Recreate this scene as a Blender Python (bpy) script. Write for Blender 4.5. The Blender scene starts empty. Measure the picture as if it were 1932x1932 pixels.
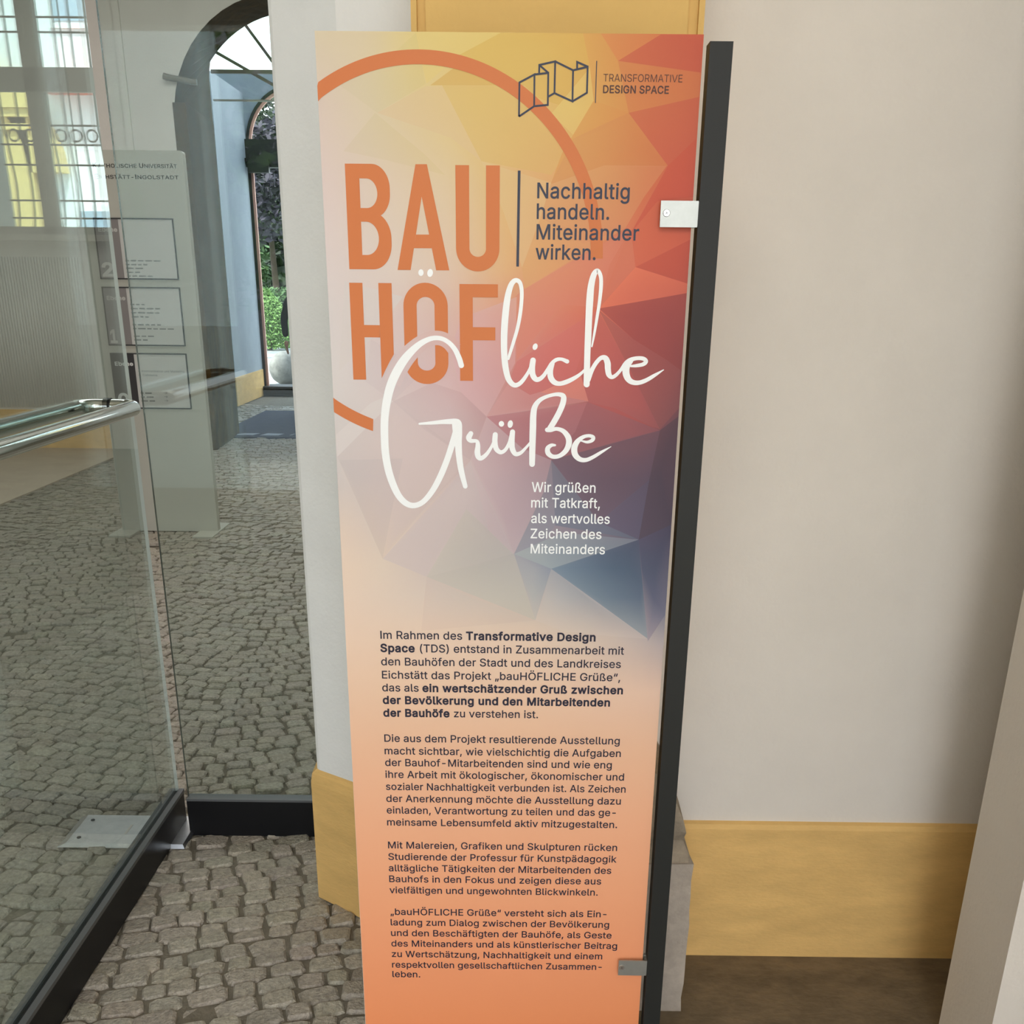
import bpy, bmesh, math, random
import numpy as np
from mathutils import Vector, Matrix
random.seed(7)
rng = np.random.default_rng(7)
SC = bpy.context.scene
COL = SC.collection
PI = math.pi

# ------------------------------------------------------------------ camera
F_PX, CX, CY = 1935.0, 966.0, 1288.0          # focal length and principal point (image 1932 x 1932)
PITCH, ROLL, YAW = 0.36722, 0.010368, -0.00471
CAM = Vector((0, 0, 1.6))
def cam_dir(x, z):
    """direction of a camera ray (right x, forward 1, up z) in the world"""
    c, s = math.cos(ROLL), math.sin(ROLL); x, z = c*x - s*z, s*x + c*z
    return x, z
def to_world(x, y, z):
    c, s = math.cos(ROLL), math.sin(ROLL); x, z = c*x - s*z, s*x + c*z
    c, s = math.cos(PITCH), math.sin(PITCH); y, z = c*y + s*z, -s*y + c*z
    c, s = math.cos(YAW), math.sin(YAW); x, y = c*x + s*y, -s*x + c*y
    return Vector((x, y, z))
cam = bpy.data.cameras.new('camera'); cam_o = bpy.data.objects.new('camera', cam); COL.objects.link(cam_o)
r_, u_, f_ = to_world(1, 0, 0), to_world(0, 0, 1), to_world(0, 1, 0)
M = Matrix((r_, u_, -f_)).transposed().to_4x4(); M.translation = CAM
cam_o.matrix_world = M
cam.sensor_fit = 'HORIZONTAL'; cam.sensor_width = 36; cam.lens = 36*F_PX/1932
cam.shift_y = (CY-966)/1932; cam.clip_start = .05; cam.clip_end = 300
SC.camera = cam_o

# ------------------------------------------------------------------ sky, sun, large lights, exposure
SKY = 5.4
w = bpy.data.worlds.new('sky'); SC.world = w; w.use_nodes = True
nt = w.node_tree; bg = nt.nodes['Background']
tc = nt.nodes.new('ShaderNodeTexCoord'); sep = nt.nodes.new('ShaderNodeSeparateXYZ'); rp = nt.nodes.new('ShaderNodeValToRGB')
nt.links.new(tc.outputs['Generated'], sep.inputs[0]); nt.links.new(sep.outputs['Z'], rp.inputs[0])
rp.color_ramp.elements[0].position = 0.0; rp.color_ramp.elements[0].color = (.90, .93, .96, 1)
rp.color_ramp.elements[1].position = 0.8; rp.color_ramp.elements[1].color = (.72, .84, 1.0, 1)
nt.links.new(rp.outputs[0], bg.inputs['Color']); bg.inputs['Strength'].default_value = SKY
sun = bpy.data.lights.new('sun', 'SUN'); sun.energy = 14; sun.angle = math.radians(6); sun.color = (1, .95, .87)
sun_o = bpy.data.objects.new('sun', sun); COL.objects.link(sun_o)
sun_o.rotation_euler = Vector((.30, .62, -1.0)).to_track_quat('-Z', 'Y').to_euler()
def area(name, loc, size, energy, target, color=(1, 1, 1), portal=False):
    l = bpy.data.lights.new(name, 'AREA'); l.shape = 'RECTANGLE'; l.size, l.size_y = size; l.energy = energy; l.color = color
    o = bpy.data.objects.new(name, l); COL.objects.link(o); o.location = loc
    o.rotation_euler = (Vector(target)-Vector(loc)).to_track_quat('-Z', 'Y').to_euler()
    l.cycles.is_portal = portal
    return o
area('portal_entrance', (-.45, -2.99, 1.7), (3.9, 3.4), 1, (-.45, 5, 1.7), portal=True)
area('portal_far_window', (2.52, 12.4, 3.4), (2.2, 3.2), 1, (2.52, 0, 3.4), portal=True)
area('portal_far_arch', (-2.25, 12.45, 2.1), (2.7, 4.4), 1, (-2.25, 0, 2.1), portal=True)
area('hall_fill_light', (-1.5, 7.0, 5.0), (5.0, 3.5), 150, (-1.5, 7.0, 0), (1.0, .97, .93))  # added fill light under the hall ceiling, no visible fixture
area('vestibule_fill_light', (-.5, -2.3, 4.0), (2.4, 1.2), 58, (.2, 1.8, .6), (1.0, .95, .88))  # added fill aimed at the board from behind the viewer, not a fixture
SC.view_settings.view_transform = 'Standard'; SC.view_settings.look = 'None'
SC.view_settings.gamma = 1; SC.view_settings.use_curve_mapping = False
SC.view_settings.exposure = 0.03

# ------------------------------------------------------------------ helpers
def lin(c):
    return tuple((v/12.92 if v <= .04045 else ((v+.055)/1.055)**2.4) for v in (c[0]/255, c[1]/255, c[2]/255))
def mat(name, col, rough=.6, metal=0, bump=0, bscale=60, var=0, vscale=8, spec=.5, attr=None, stretch=None, var2=None):
    """procedural principled material: colour noise (var) and bump noise"""
    m = bpy.data.materials.new(name); m.use_nodes = True; t = m.node_tree; p = t.nodes['Principled BSDF']
    p.inputs['Roughness'].default_value = rough; p.inputs['Metallic'].default_value = metal
    p.inputs['Specular IOR Level'].default_value = spec
    c = (*col, 1)
    p.inputs['Base Color'].default_value = c
    src = None
    tcn = t.nodes.new('ShaderNodeTexCoord'); vec = tcn.outputs['Object']
    if stretch:
        mp = t.nodes.new('ShaderNodeMapping'); mp.inputs['Scale'].default_value = stretch
        t.links.new(vec, mp.inputs[0]); vec = mp.outputs[0]
    if attr:
        a = t.nodes.new('ShaderNodeVertexColor'); a.layer_name = attr; src = a.outputs[0]
    if var:
        n = t.nodes.new('ShaderNodeTexNoise'); n.inputs['Scale'].default_value = vscale; n.inputs['Detail'].default_value = 8
        n.inputs['Roughness'].default_value = .65
        t.links.new(vec, n.inputs['Vector'])
        r = t.nodes.new('ShaderNodeValToRGB')
        r.color_ramp.elements[0].position = .3; r.color_ramp.elements[1].position = .7
        a0 = var2 or tuple(v*(1-var) for v in col); a1 = tuple(min(1, v*(1+var*.5)) for v in col)
        if src is not None: a0, a1 = (1-var,)*3, (1+var*.5,)*3
        r.color_ramp.elements[0].color = (*a0, 1); r.color_ramp.elements[1].color = (*a1, 1)
        t.links.new(n.outputs['Fac'], r.inputs[0])
        if src is not None:
            mx = t.nodes.new('ShaderNodeMixRGB'); mx.blend_type = 'MULTIPLY'; mx.inputs[0].default_value = 1
            t.links.new(src, mx.inputs[1]); t.links.new(r.outputs[0], mx.inputs[2]); src = mx.outputs[0]
        else: src = r.outputs[0]
    if src is not None: t.links.new(src, p.inputs['Base Color'])
    if bump:
        n2 = t.nodes.new('ShaderNodeTexNoise'); n2.inputs['Scale'].default_value = bscale; n2.inputs['Detail'].default_value = 6
        t.links.new(vec, n2.inputs['Vector'])
        b = t.nodes.new('ShaderNodeBump'); b.inputs['Strength'].default_value = bump; b.inputs['Distance'].default_value = .01
        t.links.new(n2.outputs['Fac'], b.inputs['Height']); t.links.new(b.outputs[0], p.inputs['Normal'])
    return m
def glass_mat(name, tint, ior=1.5):
    m = bpy.data.materials.new(name); m.use_nodes = True; t = m.node_tree
    t.nodes.remove(t.nodes['Principled BSDF']); out = t.nodes['Material Output']
    tr = t.nodes.new('ShaderNodeBsdfTransparent'); tr.inputs[0].default_value = (*tint, 1)
    gl = t.nodes.new('ShaderNodeBsdfGlossy'); gl.inputs['Roughness'].default_value = 0.0
    gl.inputs['Color'].default_value = (.95, 1, .98, 1)
    fr = t.nodes.new('ShaderNodeFresnel'); fr.inputs['IOR'].default_value = ior
    geo = t.nodes.new('ShaderNodeNewGeometry')
    # the same Fresnel value from both sides of each face: keep the normal towards the ray's side
    mx = t.nodes.new('ShaderNodeMixShader')
    lw = t.nodes.new('ShaderNodeLayerWeight'); lw.inputs['Blend'].default_value = .5
    # Schlick curve from the facing angle: R0 + (1-R0)*facing^5
    pw = t.nodes.new('ShaderNodeMath'); pw.operation = 'POWER'; pw.inputs[1].default_value = 4.2
    t.links.new(lw.outputs['Facing'], pw.inputs[0])
    r0 = ((ior-1)/(ior+1))**2
    mul = t.nodes.new('ShaderNodeMath'); mul.operation = 'MULTIPLY_ADD'; mul.inputs[1].default_value = 1-r0; mul.inputs[2].default_value = r0
    t.links.new(pw.outputs[0], mul.inputs[0]); t.links.new(mul.outputs[0], mx.inputs[0])
    t.nodes.remove(fr); t.nodes.remove(geo)
    t.links.new(tr.outputs[0], mx.inputs[1]); t.links.new(gl.outputs[0], mx.inputs[2]); t.links.new(mx.outputs[0], out.inputs[0])
    return m
def link(name, me, m=None, parent=None, smooth=False):
    o = bpy.data.objects.new(name, me); COL.objects.link(o)
    if m is not None:
        for k in (m if isinstance(m, (list, tuple)) else [m]): me.materials.append(k)
    if parent: o.parent = parent
    if smooth:
        for p in me.polygons: p.use_smooth = True
    return o
def bm_obj(name, bm, m=None, parent=None, smooth=False, bevel=0, seg=2):
    if bevel:
        bmesh.ops.bevel(bm, geom=[e for e in bm.edges if e.calc_face_angle(0) > .6], offset=bevel, segments=seg, profile=.5, affect='EDGES')
    me = bpy.data.meshes.new(name); bm.to_mesh(me); bm.free()
    return link(name, me, m, parent, smooth)
def add_box(bm, x0, x1, y0, y1, z0, z1, mi=0):
    v = [bm.verts.new(p) for p in ((x0,y0,z0),(x1,y0,z0),(x1,y1,z0),(x0,y1,z0),(x0,y0,z1),(x1,y0,z1),(x1,y1,z1),(x0,y1,z1))]
    fs = [bm.faces.new([v[i] for i in q]) for q in ((3,2,1,0),(4,5,6,7),(0,1,5,4),(1,2,6,5),(2,3,7,6),(3,0,4,7))]
    for f in fs: f.material_index = mi
    return fs
def box(name, x0, x1, y0, y1, z0, z1, m, parent=None, bevel=0, seg=2):
    bm = bmesh.new(); add_box(bm, x0, x1, y0, y1, z0, z1)
    return bm_obj(name, bm, m, parent, bevel=bevel, seg=seg)
def add_prism(bm, pts, a0, a1, axis='z', mi=0):
    """extrude a 2D outline along an axis: z -> pts are (x,y); y -> pts are (x,z); x -> pts are (y,z)"""
    def P(p, a): return (p[0], p[1], a) if axis == 'z' else ((p[0], a, p[1]) if axis == 'y' else (a, p[0], p[1]))
    lo = [bm.verts.new(P(p, a0)) for p in pts]; hi = [bm.verts.new(P(p, a1)) for p in pts]
    n = len(pts); fs = [bm.faces.new(lo[::-1]), bm.faces.new(hi)]
    for i in range(n): fs.append(bm.faces.new((lo[i], lo[(i+1) % n], hi[(i+1) % n], hi[i])))
    for f in fs: f.material_index = mi
    bmesh.ops.recalc_face_normals(bm, faces=fs)
    return fs
def add_tube(bm, path, r, n=14, caps=True):
    path = [Vector(p) for p in path]; rings = []
    up = None
    for i, p in enumerate(path):
        d = (path[min(i+1, len(path)-1)]-path[max(i-1, 0)]).normalized()
        if up is None:
            up = Vector((0, 0, 1)) if abs(d.z) < .9 else Vector((1, 0, 0))
        a = d.cross(up).normalized(); b = a.cross(d).normalized(); up = b
        rr = r[i] if isinstance(r, (list, tuple)) else r
        rings.append([bm.verts.new(p + rr*(math.cos(2*PI*k/n)*a + math.sin(2*PI*k/n)*b)) for k in range(n)])
    for A, B in zip(rings, rings[1:]):
        for k in range(n): bm.faces.new((A[k], A[(k+1) % n], B[(k+1) % n], B[k]))
    if caps: bm.faces.new(rings[0][::-1]); bm.faces.new(rings[-1])
def tag(o, label=None, cat=None, group=None, kind=None):
    if label: o['label'] = label
    if cat: o['category'] = cat
    if group: o['group'] = group
    if kind: o['kind'] = kind
    return o
def empty(name, loc, label, cat, group=None, kind=None):
    o = bpy.data.objects.new(name, None); COL.objects.link(o); o.location = loc
    return tag(o, label, cat, group, kind)
def keep(child, root):
    """child meshes are written in world coordinates: shift them to the root's origin"""
    child.parent = root; child.matrix_parent_inverse = Matrix.Translation(-root.location)
    return child

# ------------------------------------------------------------------ materials
M_plaster = mat('white_plaster', (.75, .70, .63), .85, bump=.12, bscale=90, var=.05, vscale=3)
M_plaster_cool = mat('white_plaster_cool_light', (.84, .84, .82), .85, bump=.12, bscale=90, var=.05, vscale=4)  # copy of the wall plaster with the pillar's cool daylight put into its colour
M_hall = mat('hall_plaster', (.76, .73, .68), .85, bump=.1, bscale=60, var=.06, vscale=2)
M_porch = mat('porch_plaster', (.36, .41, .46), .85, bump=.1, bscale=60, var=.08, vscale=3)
M_ochre = mat('ochre_paint', lin((229, 187, 116)), .75, bump=.15, bscale=70, var=.16, vscale=5, stretch=(1, 1, 3))
M_yellow = mat('yellow_paint', lin((222, 182, 108)), .75, bump=.1, bscale=70, var=.05, vscale=4)
M_slab = mat('brown_stone_floor', lin((122, 106, 82)), .8, bump=.25, bscale=45, var=.42, vscale=9, stretch=(1, 1.6, 1))
M_beige_floor = mat('beige_floor', lin((205, 188, 168)), .6, bump=.05, bscale=30, var=.12, vscale=3)
M_joint = mat('sand_joint', lin((118, 110, 96)), .95, bump=.4, bscale=120, var=.35, vscale=25)
M_sett = mat('granite_sett', (.3, .3, .3), .52, bump=.8, bscale=130, var=.42, vscale=70, attr='Col', spec=.5)
M_stone = mat('weathered_stone', lin((176, 164, 150)), .85, bump=.5, bscale=40, var=.25, vscale=14)
M_stone_dark = mat('weathered_stone_dark', lin((158, 144, 124)), .9, bump=.9, bscale=28, var=.45, vscale=10)
M_marble = mat('brown_marble', lin((82, 60, 32)), .9, spec=.1, bump=.1, bscale=20, var=.6, vscale=6, stretch=(1, 1, .5))
M_black = mat('black_metal_rail', (.007, .007, .008), .4, spec=.2)
M_gasket = mat('rail_edge', (.09, .093, .096), .4)
M_chrome = mat('brushed_steel', (.66, .66, .64), .09, metal=1)
M_plate = mat('steel_plate', (.74, .76, .78), .30, metal=1, var=.12, vscale=30)
M_clamp = mat('clamp_steel', (.42, .43, .40), .42, metal=.75, var=.08, vscale=50)
M_screw = mat('screw_steel', (.66, .65, .63), .35, metal=1)
M_post = mat('anthracite_post', (.022, .023, .021), .5, spec=.25, bump=.03, bscale=300)
M_glass = glass_mat('door_glass', (.86, .92, .915), 1.56)
M_glass_f = glass_mat('fixed_glass', (.87, .92, .91), 1.42)
M_edge_w = mat('polished_glass_edge', (.78, .80, .78), .2)
M_edge_d = mat('green_glass_edge', (.10, .12, .11), .2)
M_totem = mat('totem_metal', lin((190, 188, 176)), .42, metal=0, var=.03, vscale=3, spec=.6)
M_totem_l = mat('sign_white', lin((205, 203, 198)), .45)
M_ink = mat('sign_ink', (.03, .03, .03), .6)
M_grey_sign = mat('sign_grey', lin((138, 132, 130)), .5)
M_dark_sign = mat('sign_dark', lin((52, 50, 52)), .5)
M_mat = mat('blue_doormat', lin((66, 72, 94)), .95, bump=.4, bscale=200, var=.25, vscale=20)
M_frame_w = mat('window_paint', lin((190, 186, 178)), .5)
M_iron = mat('wrought_iron', (.05, .05, .055), .5)
M_salmon = mat('salmon_frame', lin((222, 168, 150)), .6)
M_darkwood = mat('dark_frame', (.02, .016, .015), .55)
M_grav = mat('pale_gravel', lin((142, 145, 142)), .95, bump=.3, bscale=80, var=.12, vscale=8)
M_court = mat('court_paving', lin((170, 170, 165)), .9, bump=.4, bscale=14, var=.3, vscale=10)
M_ball = mat('pale_stone_ball', lin((112, 110, 105)), .9, bump=.6, bscale=22, var=.4, vscale=9)

# ------------------------------------------------------------------ the setting: floors
def floor_mesh(name, quad, z, m):
    bm = bmesh.new(); bm.faces.new([bm.verts.new((x, y, z)) for x, y in quad]); o = bm_obj(name, bm, m); tag(o, kind='structure'); return o
# cobbled floor: one mesh, base sheet and every sett on it
VX, VY, VF, VC = [], [], [], []
def sett_floor():
    verts, faces, cols = [], [], []
    def sett(cx, cy, lx, ly, ang, n, zj):
        b = len(verts)
        t = np.clip(rng.normal(.5, .16), .1, .95)
        base = np.array(lin((176, 167, 152)))*(0.80+.36*t); base = base*(1+rng.normal(0, .012, 3))
        ca, sa = math.cos(ang), math.sin(ang)
        tx, ty = rng.normal(0, .045), rng.normal(0, .045)
        if n == 8:
            k = .30; ring = [(-1, -1+k), (-1+k, -1), (1-k, -1), (1, -1+k), (1, 1-k), (1-k, 1), (-1+k, 1), (-1, 1-k)]
        else: ring = [(-1, -1), (1, -1), (1, 1), (-1, 1)]
        jit = rng.normal(0, .055, (n, 2))
        lv = ((.82, 0.0), (.97, -.005), (1.02, -.020)) if n == 8 else ((.88, 0.0), (1.0, -.018))
        for s, dz in lv:
            for i, (u, v) in enumerate(ring):
                px = (u*s+jit[i, 0])*lx; py = (v*s+jit[i, 1])*ly
                z = zj + dz + (tx*px+ty*py)*(1 if dz == 0 else .6)
                verts.append((cx+ca*px-sa*py, cy+sa*px+ca*py, z)); cols.append((*np.clip(base, 0, 1), 1))
        faces.append(tuple(range(b, b+n)))
        for L in range(len(lv)-1):
            o0, o1 = b+L*n, b+(L+1)*n
            for i in range(n): faces.append((o1+i, o1+(i+1) % n, o0+(i+1) % n, o0+i))
    def row_y(v, x): return v + .10*math.cos(2*PI*(x+.35)/1.9) + .02*math.sin(5*x+v)
    v = .35; H = .063
    while v < 15.1:
        h = H*rng.uniform(.86, 1.14)*(1.0 if v < 7 else 1.12)
        x = -.72*v-.9
        x1 = .06 if v < 2.6 else (-.1*v+.5)
        while x < x1:
            l = rng.uniform(.055, .105)*(1.0 if v < 7 else 1.15)
            xc = x+l/2; yc = row_y(v, xc)
            dy = (row_y(v, xc+.01)-row_y(v, xc-.01))/.02
            ok = not (xc < -3.98 and 2.9 < yc < 10.8) and xc-l/2 > -5.9 and not (-3.5 < xc < -2.0 and 11.72 < yc < 14.35)
            if ok and yc < 10.8 or (ok and -3.95 < xc < -1.2):
                sett(xc, yc, l/2*.955, h/2*.955, math.atan(dy)+rng.normal(0, .05), 8 if v < 6.5 else 4, rng.normal(0, .0035))
            x += l
        v += h
    nb = len(verts)
    for p in ((-6, -3, -.010), (.08, -3, -.010), (.08, 2.6, -.010), (5, 2.6, -.010), (5, 16.6, -.010), (-6, 16.6, -.010)):
        verts.append(p); cols.append((*lin((110, 102, 90)), 1))
    faces.append(tuple(range(nb, nb+6)))
    me = bpy.data.meshes.new('floor'); me.from_pydata(verts, [], faces)
    ca = me.color_attributes.new('Col', 'FLOAT_COLOR', 'POINT'); ca.data.foreach_set('color', np.array(cols, dtype=np.float32).ravel())
    o = link('floor', me, [M_sett, M_joint]); me.polygons[len(me.polygons)-1].material_index = 1
    tag(o, 'grey granite cobbles laid in wavy rows through the passage', kind='structure')
sett_floor()
bm = bmesh.new(); add_box(bm, .04, 1.85, -3, 2.4, -.1, 0); tag(bm_obj('floor_entrance', bm, M_slab), 'brown worn stone slab under the ochre skirting', kind='structure')
bm = bmesh.new(); add_box(bm, -5.9, -4.0, 2.9, 10.8, -.1, .006); tag(bm_obj('floor_hall', bm, M_beige_floor), 'smooth beige strip of floor along the hall side', kind='structure')
floor_mesh('ground_garden', ((-60, 16.6), (60, 16.6), (60, 90), (-60, 90)), -.02, M_grav)
floor_mesh('ground_court', ((-40, -40), (40, -40), (40, -3), (-40, -3)), -.02, M_court)

# ------------------------------------------------------------------ the setting: walls
def S(o, label=None): return tag(o, label, kind='structure')
S(box('wall_right', .25, 1.85, 2.235, 2.75, 0, 5, M_plaster), 'cream plaster wall right of the black post')
bm = bmesh.new()      # ochre skirting with a bevelled upper lip
add_prism(bm, ((2.235, 0), (2.219, 0), (2.219, .368), (2.2235, .380), (2.235, .384)), .33, 1.85, 'x')
S(bm_obj('baseboard_right', bm, M_ochre), 'ochre painted skirting on the cream wall')
S(box('wall_partition', .98, 1.85, 1.713, 1.927, 0, 5, M_plaster), 'pale plaster jamb at the right')
# left pillar with chamfered corner
PIL = [(-.53, 2.462), (-.372, 2.356), (-.19, 2.356), (-.19, 2.95), (-.53, 2.95)]
bm = bmesh.new(); add_prism(bm, PIL, 0, 5); S(bm_obj('wall_left', bm, M_plaster_cool, bevel=.012), 'white chamfered pillar left of the printed panel')
DAD = [(-.548, 2.468), (-.378, 2.340), (-.17, 2.340), (-.17, 2.7), (-.53, 2.7), (-.548, 2.60)]
bm = bmesh.new()
n = len(DAD); rows = []
for z, k in ((0, 0), (.36, 0), (.385, .25), (.40, 1)):
    rows.append([bm.verts.new((d[0]*(1-k)+p[0]*k, d[1]*(1-k)+p[1]*k, z+random.uniform(-.003, .003))) for d, p in zip(DAD, PIL+[(-.53, 2.60)])])
rows_ = rows
PL2 = [(-.53, 2.462), (-.372, 2.356), (-.19, 2.356), (-.19, 2.7), (-.53, 2.7), (-.53, 2.60)]
for v, p in zip(rows[-1], PL2): v.co.x, v.co.y = p
for v, d, p in zip(rows[2], DAD, PL2): v.co.x, v.co.y = d[0]*.75+p[0]*.25, d[1]*.75+p[1]*.25
for A, B in zip(rows, rows[1:]):
    for i in range(n): bm.faces.new((A[i], A[(i+1) % n], B[(i+1) % n], B[i]))
bm.faces.new(rows[-1]); bm.faces.new(rows[0][::-1])
bmesh.ops.recalc_face_normals(bm, faces=bm.faces)
S(bm_obj('baseboard_left', bm, M_ochre), 'ochre painted skirting around the foot of the white pillar')
# yellow pilaster with sunk panel on a weathered stone plinth
bm = bmesh.new()
add_box(bm, -.195, .308, 2.062, 2.45, .5, 5)
add_box(bm, -.195, -.185, 2.05, 2.062, .5, 5); add_box(bm, .298, .308, 2.05, 2.062, .5, 5)
add_box(bm, -.170, .280, 2.052, 2.062, .62, 4.8)
S(bm_obj('wall_pilaster', bm, M_yellow, bevel=.002), 'yellow painted pilaster with raised panel behind the printed board')
bm = bmesh.new(); add_box(bm, -.28, .400, 1.998, 2.45, 0, .40)
bmesh.ops.subdivide_edges(bm, edges=bm.edges, cuts=9, use_grid_fill=True)
for v in bm.verts:
    if v.co.z > .02: v.co += Vector((random.gauss(0, .0009), random.gauss(0, .0009), random.gauss(0, .0009)))
plinth = bm_obj('trim_plinth', bm, M_stone); S(plinth, 'weathered grey stone plinth block behind the black post')
bm = bmesh.new(); prof = [(.40, .392, 2.004), (.425, .388, 2.006), (.45, .374, 2.016), (.475, .382, 2.012), (.50, .376, 2.016), (.53, .362, 2.03), (.56, .352, 2.04), (.60, .335, 2.05)]
rr = []
for z, xr, yf in prof:
    xl = .118-(xr-.118)
    ring = []
    for i in range(13): ring.append((xl+(xr-xl)*i/12, yf))
    ring += [(xr, yf+.1), (xr, 2.45), (xl, 2.45), (xl, yf+.1)]
    rr.append([bm.verts.new((x+random.gauss(0, .0014), y+random.gauss(0, .0012), z+random.gauss(0, .001))) for x, y in ring])
for A, B in zip(rr, rr[1:]):
    for i in range(len(A)): bm.faces.new((A[i], A[(i+1) % len(A)], B[(i+1) % len(A)], B[i]))
bm.faces.new(rr[-1]); bm.faces.new(rr[0][::-1]); bmesh.ops.recalc_face_normals(bm, faces=bm.faces)
S(bm_obj('trim_base_moulding', bm, M_stone_dark), 'worn moulded stone base between plinth and pilaster')
# partition wall between vestibule and hall, vestibule side walls, hall walls, ceilings
S(box('wall_middle', -.19, 5.2, 2.76, 2.95, 0, 5.2, M_hall)); S(box('wall_middle_left', -6.1, -2.45, 2.45, 2.95, 0, 5.2, M_hall))
S(box('wall_lintel', -2.45, -.53, 2.6, 2.95, 3.9, 5.2, M_hall))
S(box('wall_vestibule_right', 1.85, 2.05, -3.2, 2.76, 0, 5, M_plaster)); S(box('wall_vestibule_left', -4.4, -4.2, -3.2, 2.45, 0, 5, M_plaster))
S(box('ceiling_vestibule', -4.4, 2.05, -3.2, 2.76, 5, 5.25, M_plaster)); S(box('ceiling', -6.1, 5.4, 2.7, 12.05, 5.2, 5.5, M_hall))
S(box('wall_hall_left', -6.1, -5.9, 2.9, 12.05, 0, 5.2, M_hall)); S(box('wall_hall_right', 5.2, 5.4, 2.7, 12.05, 0, 5.2, M_hall))
# rear wall of the vestibule: the wide entrance and a garden window
bm = bmesh.new()
for b in ((-4.2, -3.50, 0, 5), (-3.50, -2.86, 0, 1.86), (-3.50, -2.86, 3.14, 5), (-2.86, -2.415, 0, 5), (-2.415, 1.5, 3.36, 5), (1.5, 1.85, 0, 5)):
    add_box(bm, b[0], b[1], -3.2, -3.0, b[2], b[3])
S(bm_obj('wall_rear', bm, M_plaster), 'wall with the wide entrance behind the viewer')
win2 = box('window_3', -3.50, -3.44, -3.14, -3.06, 1.86, 3.14, M_frame_w); S(win2)
for nm, b in (('window_frame', (-2.92, -2.86, 1.86, 3.14)), ('window_frame', (-3.44, -2.92, 2.58, 2.70)), ('window_sill', (-3.50, -2.86, 1.80, 1.90)), ('window_frame', (-3.44, -2.92, 3.08, 3.14))):
    keep(box(nm, b[0], b[1], -3.14, -3.0 if nm == 'window_sill' else -3.06, b[2], b[3], M_frame_w), win2)

# far wall with the arched passage and a barred window
WF, WB = 10.8, 12.05                       # front and back of the thick far wall
def arch_outline(xc, zc, r, n=24, x_low=None, z_low=None):
    a = [(xc-r*math.cos(PI*i/n), zc+r*math.sin(PI*i/n)) for i in range(n+1)]
    return [(xc-r, 0)]+a+[(xc+r, 0)]
FA = arch_outline(-2.214, 3.013, 1.04); 
_a0 = math.asin((3.655-3.03)/1.143)
BA = [(-3.236, 0), (-3.236, 3.60)]+[(-2.31-1.143*math.cos(_a0+(PI-2*_a0)*i/23), 3.03+1.143*math.sin(_a0+(PI-2*_a0)*i/23)) for i in range(1, 24)]+[(-1.30, 3.60), (-1.30, 0)]
def wall_with_opening(bm, x0, x1, top, A, ya, B, yb):
    def face(o, y): return bm.faces.new([bm.verts.new((x, y, z)) for x, z in [(x0, 0)]+list(o)+[(x1, 0), (x1, top), (x0, top)]])
    face(A, ya); face(B, yb)
def reveal(bm, A, ya, B, yb):
    va = [bm.verts.new((x, ya, z)) for x, z in A]; vb = [bm.verts.new((x, yb, z)) for x, z in B]
    for i in range(len(A)-1): bm.faces.new((va[i], va[i+1], vb[i+1], vb[i]))
bm = bmesh.new(); wall_with_opening(bm, -6.1, 1.0, 5.2, FA, WF, BA, WB)
for b in ((1.0, 1.72, 0, 5.2), (3.34, 5.4, 0, 5.2), (1.72, 3.34, 0, 2.04), (1.72, 3.34, 4.72, 5.2)): add_box(bm, b[0], b[1], WF, WB, b[2], b[3])
S(bm_obj('wall_far', bm, M_hall), 'hall wall with the arched passage to the garden')
bm = bmesh.new(); reveal(bm, FA, WF-.004, BA, WB+.004)
bm.faces.ensure_lookup_table()
S(bm_obj('trim_arch_reveal', bm, M_marble), 'dark brown stone lining of the tall round arch')
bm = bmesh.new()
for sgn in (0, 1):
    if sgn == 0: add_prism(bm, ((-3.26, WF-.012), (-3.133, WF-.012), (-3.230, WB+.006), (-3.40, WB+.006)), 0, 3.18)
    else: add_prism(bm, ((-1.17, WF-.012), (-1.17, WB), (-1.31, WB), (-1.295, WF-.012)), 0, 3.18)
S(bm_obj('trim_arch_jamb', bm, M_marble, bevel=.006), 'dark brown marbled stone jambs of the arch')
bm = bmesh.new(); add_box(bm, -5.9, -3.28, WF-.018, WF, 0, .39)
S(bm_obj('baseboard_far', bm, M_ochre, bevel=.006), 'ochre painted skirting along the far hall wall')
box_ribs = bmesh.new()
n = 44
for i in range(n):
    xx = -5.55+i*.0285; add_tube(box_ribs, ((xx, WF-.004, .41), (xx, WF-.004, 1.84)), .011, n=6)
S(bm_obj('trim_ribbed_panel', box_ribs, M_hall, smooth=True), 'ribbed cream wall covering above the far ochre skirting')
# shallow corner strips on the far wall
S(box('trim_corner', -3.72, -3.66, WF-.03, WF, 0, 5.2, M_hall, bevel=.01))
# fanlight glazing bars in the arch
bm = bmesh.new(); FC = (-2.29, 3.38)
add_box(bm, -3.2, -1.3, WB-.06, WB-.02, 3.622, 3.655)
for a in (153, 128, 90, 52, 27):
    d = Vector((math.cos(math.radians(a)), 0, math.sin(math.radians(a))))
    add_tube(bm, (Vector((FC[0], WB-.04, FC[1]))+.25*d, Vector((FC[0], WB-.04, FC[1]))+1.05*d), .017, n=6)
fan = bm_obj('window_4', bm, M_frame_w); S(fan, 'white sky fanlight with radiating bars in the arch')
keep(box('pane', -3.15, -1.37, WB-.042, WB-.038, 3.65, 4.14, M_glass_f), fan)
S(box('trim_arch_bar', -3.2, -1.3, WB-.05, WB-.02, 3.372, 3.388, M_edge_w))
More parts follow.
